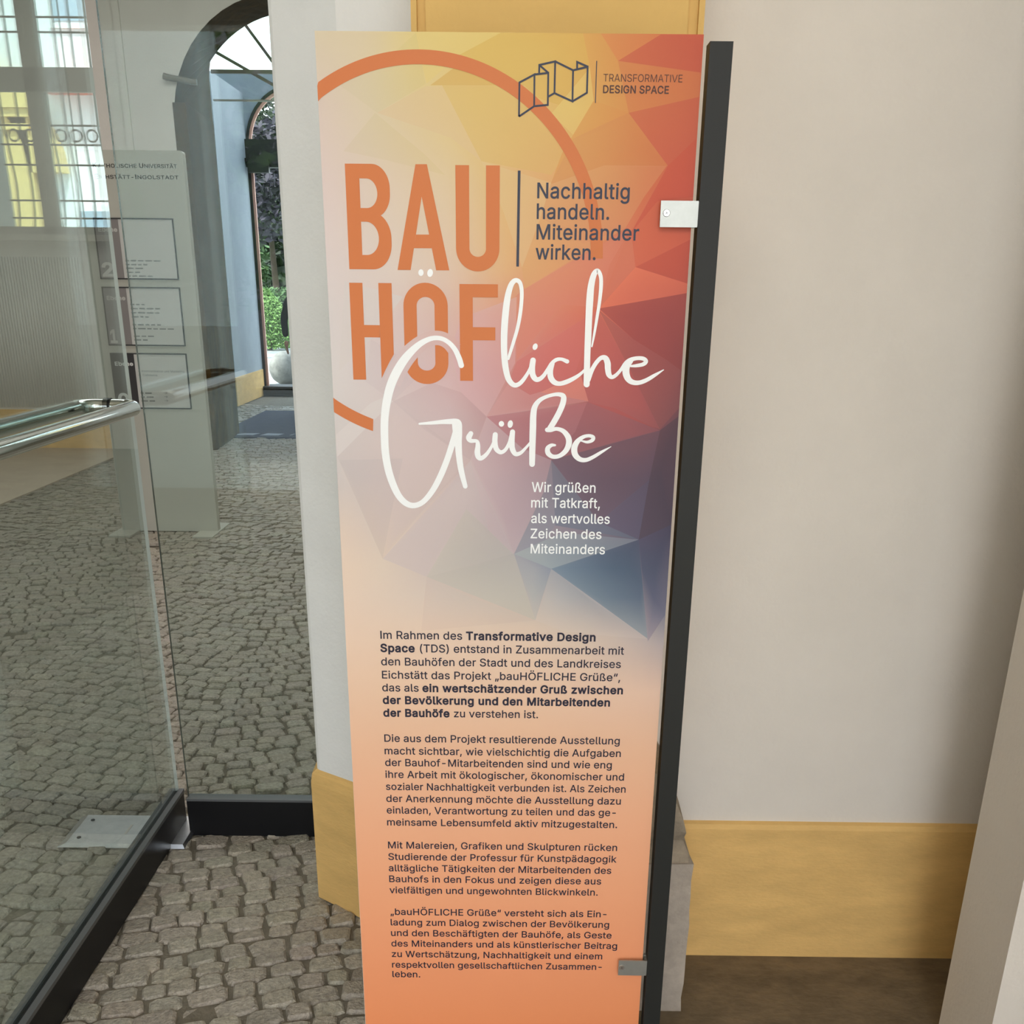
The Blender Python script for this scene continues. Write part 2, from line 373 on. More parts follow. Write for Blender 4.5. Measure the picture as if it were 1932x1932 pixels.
# iron bracket at the springing of the arch
bm = bmesh.new(); add_tube(bm, ((-3.305, WF-.05, 3.385), (-3.27, WF-.05, 3.375), (-3.16, WF-.04, 3.36), (-3.03, WF+.0, 3.345)), (.028, .028, .026, .022), n=10)
add_box(bm, -3.07, -3.02, WF-.02, WF+.03, 3.325, 3.37)
tag(bm_obj('wall_bracket', bm, mat('bracket_metal', lin((120, 112, 98)), .6, var=.3), smooth=False), 'short iron bracket fixed at the springing of the brown arch', 'bracket')
# barred window of the hall (seen mirrored in the open glass leaf)
win = box('window_1', 1.72, 3.34, 11.00, 11.07, 3.29, 3.49, M_frame_w); S(win, 'tall barred casement window of the hall')
for b in ((1.72, 1.78, 2.04, 4.72), (3.28, 3.34, 2.04, 4.72), (2.43, 2.59, 2.04, 4.72), (1.72, 3.34, 2.04, 2.12), (1.72, 3.34, 4.66, 4.72)):
    keep(box('window_frame', b[0], b[1], 11.0, 11.07, b[2], b[3], M_frame_w, bevel=.004), win)
for x0, x1, z0, z1 in ((1.78, 2.43, 2.12, 3.29), (2.59, 3.28, 2.12, 3.29), (1.78, 2.43, 3.49, 4.66), (2.59, 3.28, 3.49, 4.66)):
    keep(box('pane', x0, x1, 11.03, 11.035, z0, z1, M_glass_f), win)
keep(box('window_sill', 1.6, 3.46, 10.70, 11.0, 1.985, 2.04, M_plaster, bevel=.006), win)
for z in (2.45, 3.80):
    bm = bmesh.new(); add_tube(bm, ((2.51, 11.0, z+.10), (2.51, 10.96, z+.10), (2.51, 10.955, z), (2.515, 10.96, z-.09)), .011, n=8)
    keep(bm_obj('window_handle', bm, M_plaster, smooth=True), win)
bm = bmesh.new()
for i in range(10):
    xx = 1.79+i*.162
    add_tube(bm, ((xx, 11.9, 2.06), (xx, 11.97, 2.3), (xx, 12.0, 2.6), (xx, 11.94, 2.95), (xx, 11.9, 3.1), (xx, 11.9, 4.7)), .011, n=6)
for z in (2.25, 2.42, 2.76, 2.95, 3.12, 3.62, 3.95, 4.08, 4.45): add_tube(bm, ((1.73, 11.9 if z > 3 else 11.97, z), (3.33, 11.9 if z > 3 else 11.97, z)), .010, n=6)
for i in range(9):
    cx = 1.87+i*.162
    add_tube(bm, [(cx+.055*math.cos(k*PI/6), 11.92, 3.03+.055*math.sin(k*PI/6)) for k in range(13)], .010, n=5, caps=False)
tag(bm_obj('window_grille', bm, M_iron, smooth=True), 'wrought iron grille with a row of rings outside the hall window', 'grille')

# porch beyond the arch: pier, end wall with the arched garden door
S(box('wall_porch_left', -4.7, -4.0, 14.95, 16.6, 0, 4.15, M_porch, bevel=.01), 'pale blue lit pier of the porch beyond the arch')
bm = bmesh.new(); add_box(bm, -4.72, -3.985, 14.92, 16.55, 0, .39); S(bm_obj('baseboard_porch', bm, M_ochre, bevel=.012), 'ochre plinth at the foot of the porch pier')
DA = arch_outline(-3.22, 3.50, .78); 
bm = bmesh.new()
for y in (16.6, 16.9):
    bm.faces.new([bm.verts.new((x, y, z)) for x, z in [(-4.7, 0)]+DA+[(1.0, 0), (1.0, 4.42), (-4.7, 4.42)]])
va = [bm.verts.new((x, 16.6, z)) for x, z in DA]; vb = [bm.verts.new((x, 16.9, z)) for x, z in DA]
for i in range(len(DA)-1): bm.faces.new((va[i], va[i+1], vb[i+1], vb[i]))
a = [bm.verts.new(p) for p in ((-4.7, 16.6, 4.42), (1, 16.6, 4.42), (1, 16.9, 4.42), (-4.7, 16.9, 4.42))]; bm.faces.new(a)
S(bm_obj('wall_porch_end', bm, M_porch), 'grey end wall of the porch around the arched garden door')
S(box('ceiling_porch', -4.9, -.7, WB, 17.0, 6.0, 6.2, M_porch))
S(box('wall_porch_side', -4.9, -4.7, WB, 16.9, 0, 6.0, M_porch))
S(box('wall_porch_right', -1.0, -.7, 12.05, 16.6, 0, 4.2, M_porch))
d2 = bpy.data.objects.new('door_2', None); COL.objects.link(d2); d2.location = (-3.22, 16.62, 0); S(d2, 'arched garden door with dark frame, salmon edge line and black transom')
def arch_band(name, r0, r1, y0, y1, m, zlow=0):
    bm = bmesh.new(); o = arch_outline(-3.22, 3.5, r0); i_ = arch_outline(-3.22, 3.5, r1)
    V = [[bm.verts.new((x, y, max(z, zlow))) for x, z in q] for q, y in ((o, y0), (i_, y0), (i_, y1), (o, y1))]
    for A, B in ((0, 1), (1, 2), (2, 3), (3, 0)):
        for k in range(len(o)-1): bm.faces.new((V[A][k], V[A][k+1], V[B][k+1], V[B][k]))
    bmesh.ops.recalc_face_normals(bm, faces=bm.faces)
    return keep(bm_obj(name, bm, m), d2)
arch_band('outer_frame', .78, .742, 16.58, 16.66, M_darkwood)
arch_band('edge_strip', .742, .705, 16.60, 16.64, M_salmon)
keep(box('transom', -4.02, -2.44, 16.50, 16.66, 3.20, 3.56, M_darkwood, bevel=.01), d2)
cl = keep(box('door_closer', -3.96, -3.66, 16.42, 16.50, 3.12, 3.30, M_darkwood, bevel=.02), d2)
keep(box('arm', -4.10, -3.92, 16.43, 16.47, 3.26, 3.31, M_darkwood, bevel=.005), d2)
keep(box('threshold', -4.0, -2.44, 16.45, 16.9, 0, .14, M_darkwood), d2)
# dark blue mat in the arch
bm = bmesh.new(); add_box(bm, -3.46, -2.05, 11.72, 14.35, -.01, .012)
matt = bm_obj('doormat', bm, M_mat, bevel=.004); tag(matt, 'long dark blue mat with pale marks lying in the arched passage', 'doormat')
bm = bmesh.new()
for q in (((-3.28, 11.86), (-3.03, 11.86), (-2.98, 12.02), (-3.16, 12.02)), ((-2.95, 11.84), (-2.74, 11.86), (-2.70, 12.0), (-2.90, 12.03))):
    bm.faces.new([bm.verts.new((x, y, .0135)) for x, y in q])
for i in range(7):
    x = -2.62+i*.075; bm.faces.new([bm.verts.new(p) for p in ((x, 11.88, .0135), (x+.02, 11.88, .0135), (x+.05, 12.0, .0135), (x+.03, 12.0, .0135))])
keep(bm_obj('printed_mark', bm, mat('mat_print', lin((176, 182, 196)), .95)), matt)

# ------------------------------------------------------------------ garden and court outside
M_leaf = [mat('leaf_dark', lin((34, 44, 30)), .8, var=.5, vscale=3), mat('leaf_mid', lin((52, 78, 38)), .8, var=.4, vscale=4), mat('leaf_light', lin((86, 118, 58)), .8, var=.35, vscale=5), mat('leaf_purple', lin((50, 45, 56)), .8, var=.5, vscale=4)]
M_bark = mat('bark', lin((70, 58, 46)), .9, bump=.6, bscale=20, var=.3)
def crown(bm, c, rad, count, size):
    for _ in range(count):
        d = Vector((random.gauss(0, 1), random.gauss(0, 1), random.gauss(0, 1))).normalized()
        k = random.uniform(.55, 1.0)
        p = Vector(c)+Vector((d.x*rad[0]*k, d.y*rad[1]*k, d.z*rad[2]*k))
        s = size*random.uniform(.6, 1.4)
        a = Vector((random.gauss(0, 1), random.gauss(0, 1), random.gauss(0, .6))).normalized(); b = a.orthogonal().normalized()
        b = (Matrix.Rotation(random.uniform(0, 2*PI), 3, a) @ b)
        bm.faces.new([bm.verts.new(p+q) for q in (-s*a, s*.45*b, s*a, -s*.45*b)])
def tree(name, loc, trunk_h, rad, count, size, m, label, group=None, lobes=7, cat='tree'):
    e = empty(name, loc, label, cat, group); e.location = loc
    bm = bmesh.new()
    for i in range(lobes):
        o = Vector((random.uniform(-.6, .6)*rad[0], random.uniform(-.6, .6)*rad[1], random.uniform(-.5, .6)*rad[2]))
        crown(bm, Vector(loc)+Vector((0, 0, trunk_h+rad[2]*.7))+o, tuple(v*.55 for v in rad), count//lobes, size)
    keep(bm_obj('crown', bm, m), e)
    bm = bmesh.new(); L = Vector(loc)
    add_tube(bm, (L, L+Vector((.05, 0, trunk_h*.5)), L+Vector((-.05, .03, trunk_h+rad[2]*.5))), (.16, .13, .08), n=8)
    keep(bm_obj('trunk', bm, M_bark, smooth=True), e)
    return e
tree('dark_tree', (-8.4, 37.5, 0), 1.6, (3.6, 2.2, 3.6), 11000, .13, M_leaf[0], 'tall dark leafy tree filling the upper part of the garden door', 'trees beyond the garden door')
tree('copper_tree', (-6.2, 25.5, 0), 2.6, (1.6, 1.4, 1.5), 4000, .10, M_leaf[3], 'purplish tree crown behind the arched head of the garden door', 'trees beyond the garden door')
tree('green_tree', (-12, 42, 0), 1.0, (2.6, 2.2, 2.4), 7000, .15, M_leaf[1], 'mid green tree low behind the conical shrub', 'trees beyond the garden door')
tree('green_tree', (-4.2, 46, 0), 1.2, (3.0, 2.4, 3.0), 6000, .16, M_leaf[0], 'dark green tree at the right behind the person', 'trees beyond the garden door')
tree('dark_tree', (-14.5, 52, 0), .6, (6.5, 3, 4.6), 9000, .36, M_leaf[0], 'broad dark tree mass far behind the garden trees', 'trees beyond the garden door')
tree('dark_tree', (-9.5, 60, 0), .6, (6.5, 3, 5.2), 9000, .36, M_leaf[0], 'farthest dark tree closing the view of the garden', 'trees beyond the garden door')
e = empty('conical_shrub', (-6.75, 29.0, 0), 'clipped bright green conical shrub on the pale gravel', 'shrub')
bm = bmesh.new()
for _ in range(5000):
    z = random.random()**1.3*1.45; r = .55*math.sin(min(1, (1.5-z)/.9)*PI/2)*random.uniform(.75, 1.05); a = random.uniform(0, 2*PI)
    p = Vector((-6.75+r*math.cos(a), 29+r*math.sin(a), z+.05)); s = .045*random.uniform(.6, 1.4)
    q = Vector((random.gauss(0, 1), random.gauss(0, 1), random.gauss(0, 1))).normalized(); o = q.orthogonal().normalized()
    bm.faces.new([bm.verts.new(p+t) for t in (-s*q, s*.5*o, s*q, -s*.5*o)])
keep(bm_obj('foliage', bm, M_leaf[2]), e)
bm = bmesh.new(); add_tube(bm, ((-6.75, 29, -.02), (-6.75, 29, .3)), .06, n=8); keep(bm_obj('stem', bm, M_bark), e)
bm = bmesh.new()
for _ in range(6000):
    p = Vector((random.uniform(-12, -5.6), random.uniform(32.5, 33.5), random.uniform(0, 1.55))); s = .07*random.uniform(.6, 1.4)
    q = Vector((random.gauss(0, 1), random.gauss(0, 1), random.gauss(0, 1))).normalized(); o = q.orthogonal().normalized()
    bm.faces.new([bm.verts.new(p+t) for t in (-s*q, s*.5*o, s*q, -s*.5*o)])
tag(bm_obj('hedge', bm, M_leaf[1]), 'mid green clipped hedge behind the conical shrub', 'hedge')
bm = bmesh.new(); bmesh.ops.create_uvsphere(bm, u_segments=40, v_segments=24, radius=.285)
for v in bm.verts: v.co *= 1+.012*math.sin(9*v.co.x/.285+2)*math.sin(7*v.co.z/.285)
b_o = bm_obj('stone_ball', bm, M_ball, smooth=True); b_o.location = (-4.11, 18.7, .255); tag(b_o, 'large pale weathered stone ball on the gravel outside the garden door', 'stone ball')
# building across the street, seen mirrored in the glass leaf through the barred window
bd = empty('building', (5, 20, 0), 'white rendered building with yellow pilaster and arch beyond the barred window', 'building')
M_fac = mat('facade_render', (.80, .81, .82), .9, var=.04, vscale=2); M_facy = mat('facade_yellow', lin((232, 200, 128)), .9, var=.08, vscale=3); M_facg = mat('facade_glass', lin((150, 170, 185)), .2)
keep(box('wall', 1.5, 16, 20, 21, 0, 13, M_fac), bd)
keep(box('pilaster', 6.42, 6.95, 19.8, 20, 0, 4.25, M_facy, bevel=.02), bd)
bm = bmesh.new()
for z0, z1, g in ((4.05, 4.15, .06), (4.25, 4.38, .10), (4.38, 4.62, .16)): add_box(bm, 6.42-g, 6.95+g, 19.8-g, 20, z0, z1)
keep(bm_obj('capital', bm, M_facy), bd)
bm = bmesh.new()
for r0, r1, d in ((3.45, 3.9, .2), (3.9, 4.05, .32)):
    for i in range(24):
        a0, a1 = PI-PI*i/24, PI-PI*(i+1)/24
        add_prism(bm, [(9.9+r*math.cos(a), 3.4+.62*r*math.sin(a)) for r, a in ((r0, a0), (r1, a0), (r1, a1), (r0, a1))], 20-d, 20, 'y')
keep(bm_obj('arch', bm, M_facy), bd)
bm = bmesh.new()
for cx in (8.0, 9.2): add_tube(bm, [(cx+.42*math.cos(k*PI/10), 19.97, 3.5+.42*math.sin(k*PI/10)) for k in range(21)], .07, n=6, caps=False)
keep(bm_obj('medallion', bm, M_fac), bd)
for x, z in ((3.1, 1.2), (4.9, 1.2), (3.1, 5.6), (4.9, 5.6), (6.9, 6.4), (8.7, 6.4), (3.1, 8.8), (4.9, 8.8)):
    f = keep(box('window', x, x+.95, 19.93, 20.0, z, z+1.7, M_fac, bevel=.01), bd)
    p = keep(box('pane', x+.1, x+.85, 19.915, 19.93, z+.1, z+1.6, M_facg), bd); p.parent = f; p.matrix_parent_inverse = Matrix.Translation(-bd.location)
    p.matrix_parent_inverse = Matrix.Identity(4)
keep(box('awning', 4.5, 6.0, 19.5, 20, 4.62, 4.85, mat('red_tile', lin((206, 92, 70)), .8)), bd)
# garden behind the viewer (mirrored in the fixed glass)
tree('court_tree', (-4.4, -8.2, 0), 1.8, (2.3, 1.8, 2.1), 5000, .13, M_leaf[2], 'leafy green tree in the court behind the rear window')
cb = empty('court_sky_block', (-6, -12, 0), 'grey block added behind the viewer to dim the mirrored sky', 'building')  # added block, keeps bright sky out of the fixed pane's reflection
keep(box('wall', -10, -2.7, -13, -12, 0, 9, mat('sky_block_render', (.26, .25, .24), .9, var=.05, vscale=2)), cb)
keep(box('roof', -10.3, -2.4, -13.3, -11.7, 9, 9.4, M_darkwood), cb)

# ------------------------------------------------------------------ glass front
d1 = bpy.data.objects.new('door_1', None); COL.objects.link(d1); d1.location = (-1.06, 2.87, 0); S(d1, 'open frameless glass door leaf with black bottom rail and long steel pull')
def pane(name, x0, x1, y0, y1, z0, z1, m, me):
    """glass slab whose narrow edges are polished edge material; faces are split so that no edge strip coincides with the pane"""
    bm = bmesh.new(); fs = add_box(bm, x0, x1, y0, y1, z0, z1)
    thin_x = (x1-x0) < (y1-y0)
    for f in fs:
        nrm = f.normal; f.normal_update(); nrm = f.normal
        big = abs(nrm.x) > .9 if thin_x else abs(nrm.y) > .9
        f.material_index = 0 if big else 1
    return bm_obj(name, bm, [m, me])
keep(pane('glass_pane', -1.065, -1.055, 1.60, 2.872, .11, 3.9, M_glass, M_edge_w), d1)
bm = bmesh.new(); add_box(bm, -1.078, -1.042, 1.60, 2.876, .006, .118)
rail = keep(bm_obj('bottom_rail', bm, M_black, bevel=.002), d1)
for x0, x1 in ((-1.082, -1.066), (-1.054, -1.038)): keep(box('rail_edge', x0, x1, 1.60, 2.874, .115, .126, M_gasket, bevel=.002), d1)
HZ, RF = 1.305, .019
def handle_path():
    pts = [(-.985, 1.86, HZ), (-.985, 2.62, HZ)]
    for k in range(9):
        a = k/8*PI/2; pts.append((-1.03+.045*math.cos(a), 2.64+.075*math.sin(a)+.0, HZ))
    return pts
hp = []
for cx, cy, a0 in ((-1.030, 2.672, 0), (-1.085, 2.672, 90), (-1.085, 1.885, 180), (-1.030, 1.885, 270)):
    hp += [(cx+.045*math.cos(math.radians(a0+k*11.25)), cy+.045*math.sin(math.radians(a0+k*11.25)), HZ) for k in range(9)]
hp = hp[-1:]+[(-.985, 2.28, HZ)]+hp
bm = bmesh.new(); add_tube(bm, hp, RF, n=28, caps=False)
hd = keep(bm_obj('door_handle', bm, M_chrome, smooth=True), d1)
for yy in (2.717, 1.840):
    bm = bmesh.new(); add_tube(bm, ((-1.070, yy, HZ), (-1.052, yy, HZ)), RF+.0025, n=24); keep(bm_obj('spacer', bm, M_black, smooth=False), d1)
# fixed pane between the leaf and the white pillar
w2 = pane('window_2', -1.008, -.52, 2.815, 2.827, .11, 3.9, M_glass_f, M_edge_d); S(w2, 'fixed clear glass pane between open leaf and white pillar')
keep(box('bottom_rail', -1.010, -.535, 2.803, 2.839, .0, .120, M_black, bevel=.002), w2)
keep(box('rail_edge', -1.010, -.535, 2.802, 2.840, .119, .126, M_gasket, bevel=.002), w2)
# steel cover plate of the floor spring
bm = bmesh.new()
lo = [bm.verts.new(p) for p in ((-1.388, 2.712, .004), (-1.0, 2.712, .004), (-1.0, 2.902, .004), (-1.388, 2.902, .004))]
hi = [bm.verts.new(p) for p in ((-1.362, 2.718, .016), (-1.006, 2.718, .016), (-1.006, 2.896, .016), (-1.362, 2.896, .016))]
bm.faces.new(hi); bm.faces.new(lo[::-1])
for i in range(4): bm.faces.new((lo[i], lo[(i+1) % 4], hi[(i+1) % 4], hi[i]))
pl = bm_obj('floor_spring_plate', bm, M_plate); tag(pl, 'flat steel cover plate in the cobbles under the open glass leaf', 'cover plate')
for x, y in ((-1.335, 2.862), (-1.335, 2.752)):
    bm = bmesh.new(); bmesh.ops.create_cone(bm, cap_ends=True, segments=16, radius1=.0065, radius2=.006, depth=.003, matrix=Matrix.Translation((x, y, .0165)))
    keep(bm_obj('screw', bm, M_dark_sign), pl)
bm = bmesh.new(); add_box(bm, -1.205, -1.198, 2.775, 2.835, .016, .0170); keep(bm_obj('printed_bar', bm, M_plaster), pl)

# ------------------------------------------------------------------ lettering
import os
FONT = None
try:
    _fp = os.path.join(bpy.utils.system_resource('DATAFILES'), 'fonts', 'Inter.woff2')     # the interface font that ships with Blender
    if os.path.exists(_fp): FONT = bpy.data.fonts.load(_fp)
except Exception: FONT = None
from mathutils.geometry import delaunay_2d_cdt
_glyph = {}
def glyph(ch, bold):
    """one character as triangles (non-zero winding of its outlines, size 1)"""
    k = (ch, bold)
    if k in _glyph: return _glyph[k]
    if ch == 'I':                                # plain bar: this font's own I has serifs
        h = max(v[1] for v in glyph('H', 0)[0]); w_ = .135*h+2*bold
        _glyph[k] = ([(.11*h, -bold), (.11*h+w_, -bold), (.11*h+w_, h+bold), (.11*h, h+bold)], [(0, 1, 2, 3)]); return _glyph[k]
    c = bpy.data.curves.new('t', 'FONT'); c.body = ch; c.size = 1
    if FONT: c.font = FONT
    c.resolution_u = 4; c.fill_mode = 'NONE'
    o = bpy.data.objects.new('t', c); COL.objects.link(o); bpy.context.view_layer.update()
    me = bpy.data.meshes.new_from_object(o.evaluated_get(bpy.context.evaluated_depsgraph_get()))
    bpy.data.objects.remove(o); bpy.data.curves.remove(c)
    V = [Vector((v.co.x, v.co.y)) for v in me.vertices]; nb = {}
    for e in me.edges:
        i, j = e.vertices; nb.setdefault(i, []).append(j); nb.setdefault(j, []).append(i)
    bpy.data.meshes.remove(me)
    E_, seen = [], set()
    for i in range(len(V)):
        if i in seen or i not in nb: continue
        loop = [i]; seen.add(i); cur = i+1 if i+1 in nb[i] else nb[i][0]
        while cur not in seen:
            seen.add(cur); loop.append(cur); nx = [q for q in nb[cur] if q not in seen]
            if not nx: break
            cur = cur+1 if cur+1 in nx else nx[0]
        E_ += list(zip(loop, loop[1:]+loop[:1]))
    if not E_: _glyph[k] = ([], []); return _glyph[k]
    if bold:                                   # heavier weight: push the outline outwards
        A = np.array([V[i][:] for i, j in E_]); B_ = np.array([V[j][:] for i, j in E_])
        sg = 1 if (A[:, 0]*B_[:, 1]-A[:, 1]*B_[:, 0]).sum() > 0 else -1
        nrm = {}
        for i, j in E_:
            d = V[j]-V[i]
            if d.length > 1e-9:
                d.normalize(); q = Vector((d.y, -d.x))*sg; nrm.setdefault(i, []).append(q); nrm.setdefault(j, []).append(q)
        V2 = list(V)
        for i, q in nrm.items():
            m_ = (q[0]+q[-1]); m_ = m_.normalized() if m_.length > 1e-6 else q[0]
            V2[i] = V[i]+m_*bold/max(.5, m_.dot(q[0]))
        V = V2
    ov, oe, of, *_ = delaunay_2d_cdt(V, E_, [], 0, 1e-6)
    A = np.array([V[i][:] for i, j in E_]); B_ = np.array([V[j][:] for i, j in E_])
    def wind(p):
        up = (A[:, 1] <= p[1]) & (B_[:, 1] > p[1]); dn = (A[:, 1] > p[1]) & (B_[:, 1] <= p[1])
        cr = (B_[:, 0]-A[:, 0])*(p[1]-A[:, 1])-(p[0]-A[:, 0])*(B_[:, 1]-A[:, 1])
        return int((up & (cr > 0)).sum()-(dn & (cr < 0)).sum())
    F = [tuple(f) for f in of if wind(np.mean([ov[i][:] for i in f], axis=0)) != 0]
    _glyph[k] = ([(v[0], v[1]) for v in ov], F); return _glyph[k]
_adv = {}
def char_adv(ch):
    if ch == 'I': return .36*max(v[1] for v in glyph('H', 0)[0])
    if ch not in _adv:
        a, _ = glyph('|', 0); w0 = max(v[0] for v in a)
        c = bpy.data.curves.new('t', 'FONT'); c.body = ch+'|'; c.size = 1
        if FONT: c.font = FONT
        o = bpy.data.objects.new('t', c); COL.objects.link(o); bpy.context.view_layer.update()
        _adv[ch] = max(q[0] for q in o.bound_box)-w0
        bpy.data.objects.remove(o); bpy.data.curves.remove(c)
    return _adv[ch]
def advance(txt, bold): return sum(char_adv(c)+bold*1.1 for c in txt)
def text_mesh(txt, bold):
    pen, V, F = 0.0, [], []
    for c in txt:
        if c != ' ':
            gv, gf = glyph(c, bold); b = len(V); V += [(pen+x, y) for x, y in gv]; F += [tuple(b+i for i in f) for f in gf]
        pen += char_adv(c)+bold*1.1
    return V, F
class Sheet:
    """collects flat lettering in a plane: (x, z) at depth y"""
    def __init__(s): s.V, s.F, s.k = [], [], 0
    def add(s, V, F):
        s.k += 1; b = len(s.V); s.V += [(v[0], -3e-6*s.k, v[1]) for v in V]; s.F += [tuple(b+i for i in f) for f in F]
    def obj(s, name, y, m, parent):
        me = bpy.data.meshes.new(name); me.from_pydata([(x, y+d, z) for x, d, z in s.V], [], s.F)
        # face the viewer (-y)
        o = link(name, me, m)
        bmm = bmesh.new(); bmm.from_mesh(me)
        for f in bmm.faces:
            f.normal_update()
            if f.normal.y > 0: f.normal_flip()
        bmm.to_mesh(me); bmm.free()
        return keep(o, parent)
    def line(s, segs, x0, x1, zb0, zb1, size):
        """segs: [(text, bold)], from (x0, zb0) to (x1, zb1) on the baseline"""
        pen, parts = 0.0, []
        for txt, bold in segs:
            V, F = text_mesh(txt, bold); parts.append((pen, V, F)); pen += advance(txt, bold)
        xs = [p+v[0] for p, V, F in parts for v in V]; mn, mx = min(xs), max(xs)
        k = (x1-x0)/(mx-mn); AV, AF = [], []
        for p, V, F in parts:
            b = len(AV); AV += [(x0+(p+v[0]-mn)*k, zb0+(zb1-zb0)*(p+v[0]-mn)/(mx-mn)+v[1]*size) for v in V]; AF += [tuple(b+i for i in f) for f in F]
        s.add(AV, AF)
# pixel of the photograph -> point of the board's plane
BY = 1.800
def at(px, py, Y=BY):
    d = to_world((px-CX)/F_PX, 1, -(py-CY)/F_PX)
    return d.x/d.y*Y, CAM.z+d.z/d.y*Y
# ------------------------------------------------------------------ the information stand
ST = empty('information_stand', (0, BY, 0), 'tall orange and violet printed exhibition board clamped to a slim black square post', 'information stand')
BX0, BX1, BZ0, BZ1 = -.3174, .2712, .06, 1.9605
K_ALB = .965
def alb(c): return tuple(min(.95, v/K_ALB) for v in lin(c))
# colours of the print, along rows of the board, lower rows lightened to make up for weak light: (pixel row, [(pixel column, colour)])
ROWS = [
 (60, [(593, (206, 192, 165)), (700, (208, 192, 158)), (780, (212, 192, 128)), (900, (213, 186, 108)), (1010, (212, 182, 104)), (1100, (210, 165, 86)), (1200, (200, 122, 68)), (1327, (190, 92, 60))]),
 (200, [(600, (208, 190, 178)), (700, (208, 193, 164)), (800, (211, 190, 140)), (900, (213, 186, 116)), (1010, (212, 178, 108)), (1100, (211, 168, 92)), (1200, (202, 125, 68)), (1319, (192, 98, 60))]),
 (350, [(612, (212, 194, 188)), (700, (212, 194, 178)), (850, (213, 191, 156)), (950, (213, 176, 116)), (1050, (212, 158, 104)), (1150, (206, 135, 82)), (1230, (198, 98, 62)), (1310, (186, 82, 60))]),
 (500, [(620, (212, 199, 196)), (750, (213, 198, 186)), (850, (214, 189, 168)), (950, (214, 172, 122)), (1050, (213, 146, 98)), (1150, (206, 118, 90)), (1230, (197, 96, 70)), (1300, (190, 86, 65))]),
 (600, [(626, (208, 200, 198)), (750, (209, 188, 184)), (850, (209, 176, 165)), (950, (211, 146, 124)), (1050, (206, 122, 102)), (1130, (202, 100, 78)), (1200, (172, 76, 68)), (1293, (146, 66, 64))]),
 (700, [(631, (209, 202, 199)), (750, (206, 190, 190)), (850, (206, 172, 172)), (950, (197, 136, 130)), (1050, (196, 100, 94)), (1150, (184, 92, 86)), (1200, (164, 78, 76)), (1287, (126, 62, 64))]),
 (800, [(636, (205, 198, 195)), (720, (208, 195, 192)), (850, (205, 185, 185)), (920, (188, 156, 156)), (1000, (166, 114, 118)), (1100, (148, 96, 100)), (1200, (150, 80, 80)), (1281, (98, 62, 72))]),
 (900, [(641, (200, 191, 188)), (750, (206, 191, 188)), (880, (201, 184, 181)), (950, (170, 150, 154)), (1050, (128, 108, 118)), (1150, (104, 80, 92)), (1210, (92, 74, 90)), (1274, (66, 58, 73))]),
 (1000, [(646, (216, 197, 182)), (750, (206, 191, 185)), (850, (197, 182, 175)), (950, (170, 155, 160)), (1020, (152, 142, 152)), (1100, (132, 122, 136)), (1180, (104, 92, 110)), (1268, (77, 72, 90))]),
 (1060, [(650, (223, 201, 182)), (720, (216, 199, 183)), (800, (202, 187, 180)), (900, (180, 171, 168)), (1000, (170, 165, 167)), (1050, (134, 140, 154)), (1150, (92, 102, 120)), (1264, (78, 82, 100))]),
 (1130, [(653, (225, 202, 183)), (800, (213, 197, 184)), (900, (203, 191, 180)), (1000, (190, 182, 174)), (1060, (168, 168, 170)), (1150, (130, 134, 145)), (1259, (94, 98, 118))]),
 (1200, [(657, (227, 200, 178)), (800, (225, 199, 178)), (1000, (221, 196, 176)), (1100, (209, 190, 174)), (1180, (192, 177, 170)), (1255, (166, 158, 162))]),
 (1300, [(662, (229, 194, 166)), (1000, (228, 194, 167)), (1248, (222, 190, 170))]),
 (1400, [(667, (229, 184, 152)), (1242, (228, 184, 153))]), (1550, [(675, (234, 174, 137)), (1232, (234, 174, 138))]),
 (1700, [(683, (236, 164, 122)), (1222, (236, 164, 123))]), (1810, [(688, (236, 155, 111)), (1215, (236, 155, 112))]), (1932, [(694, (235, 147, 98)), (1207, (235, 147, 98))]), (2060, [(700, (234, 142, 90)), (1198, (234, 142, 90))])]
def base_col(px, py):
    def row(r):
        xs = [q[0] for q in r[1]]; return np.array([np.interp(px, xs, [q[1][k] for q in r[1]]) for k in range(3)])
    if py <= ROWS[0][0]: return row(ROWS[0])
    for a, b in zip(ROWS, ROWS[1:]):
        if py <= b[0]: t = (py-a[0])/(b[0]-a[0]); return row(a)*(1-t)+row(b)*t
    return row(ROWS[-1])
def left_px(y): return 593+(y-58)*.05176
def right_px(y): return 1327.5-(y-66)*.0651
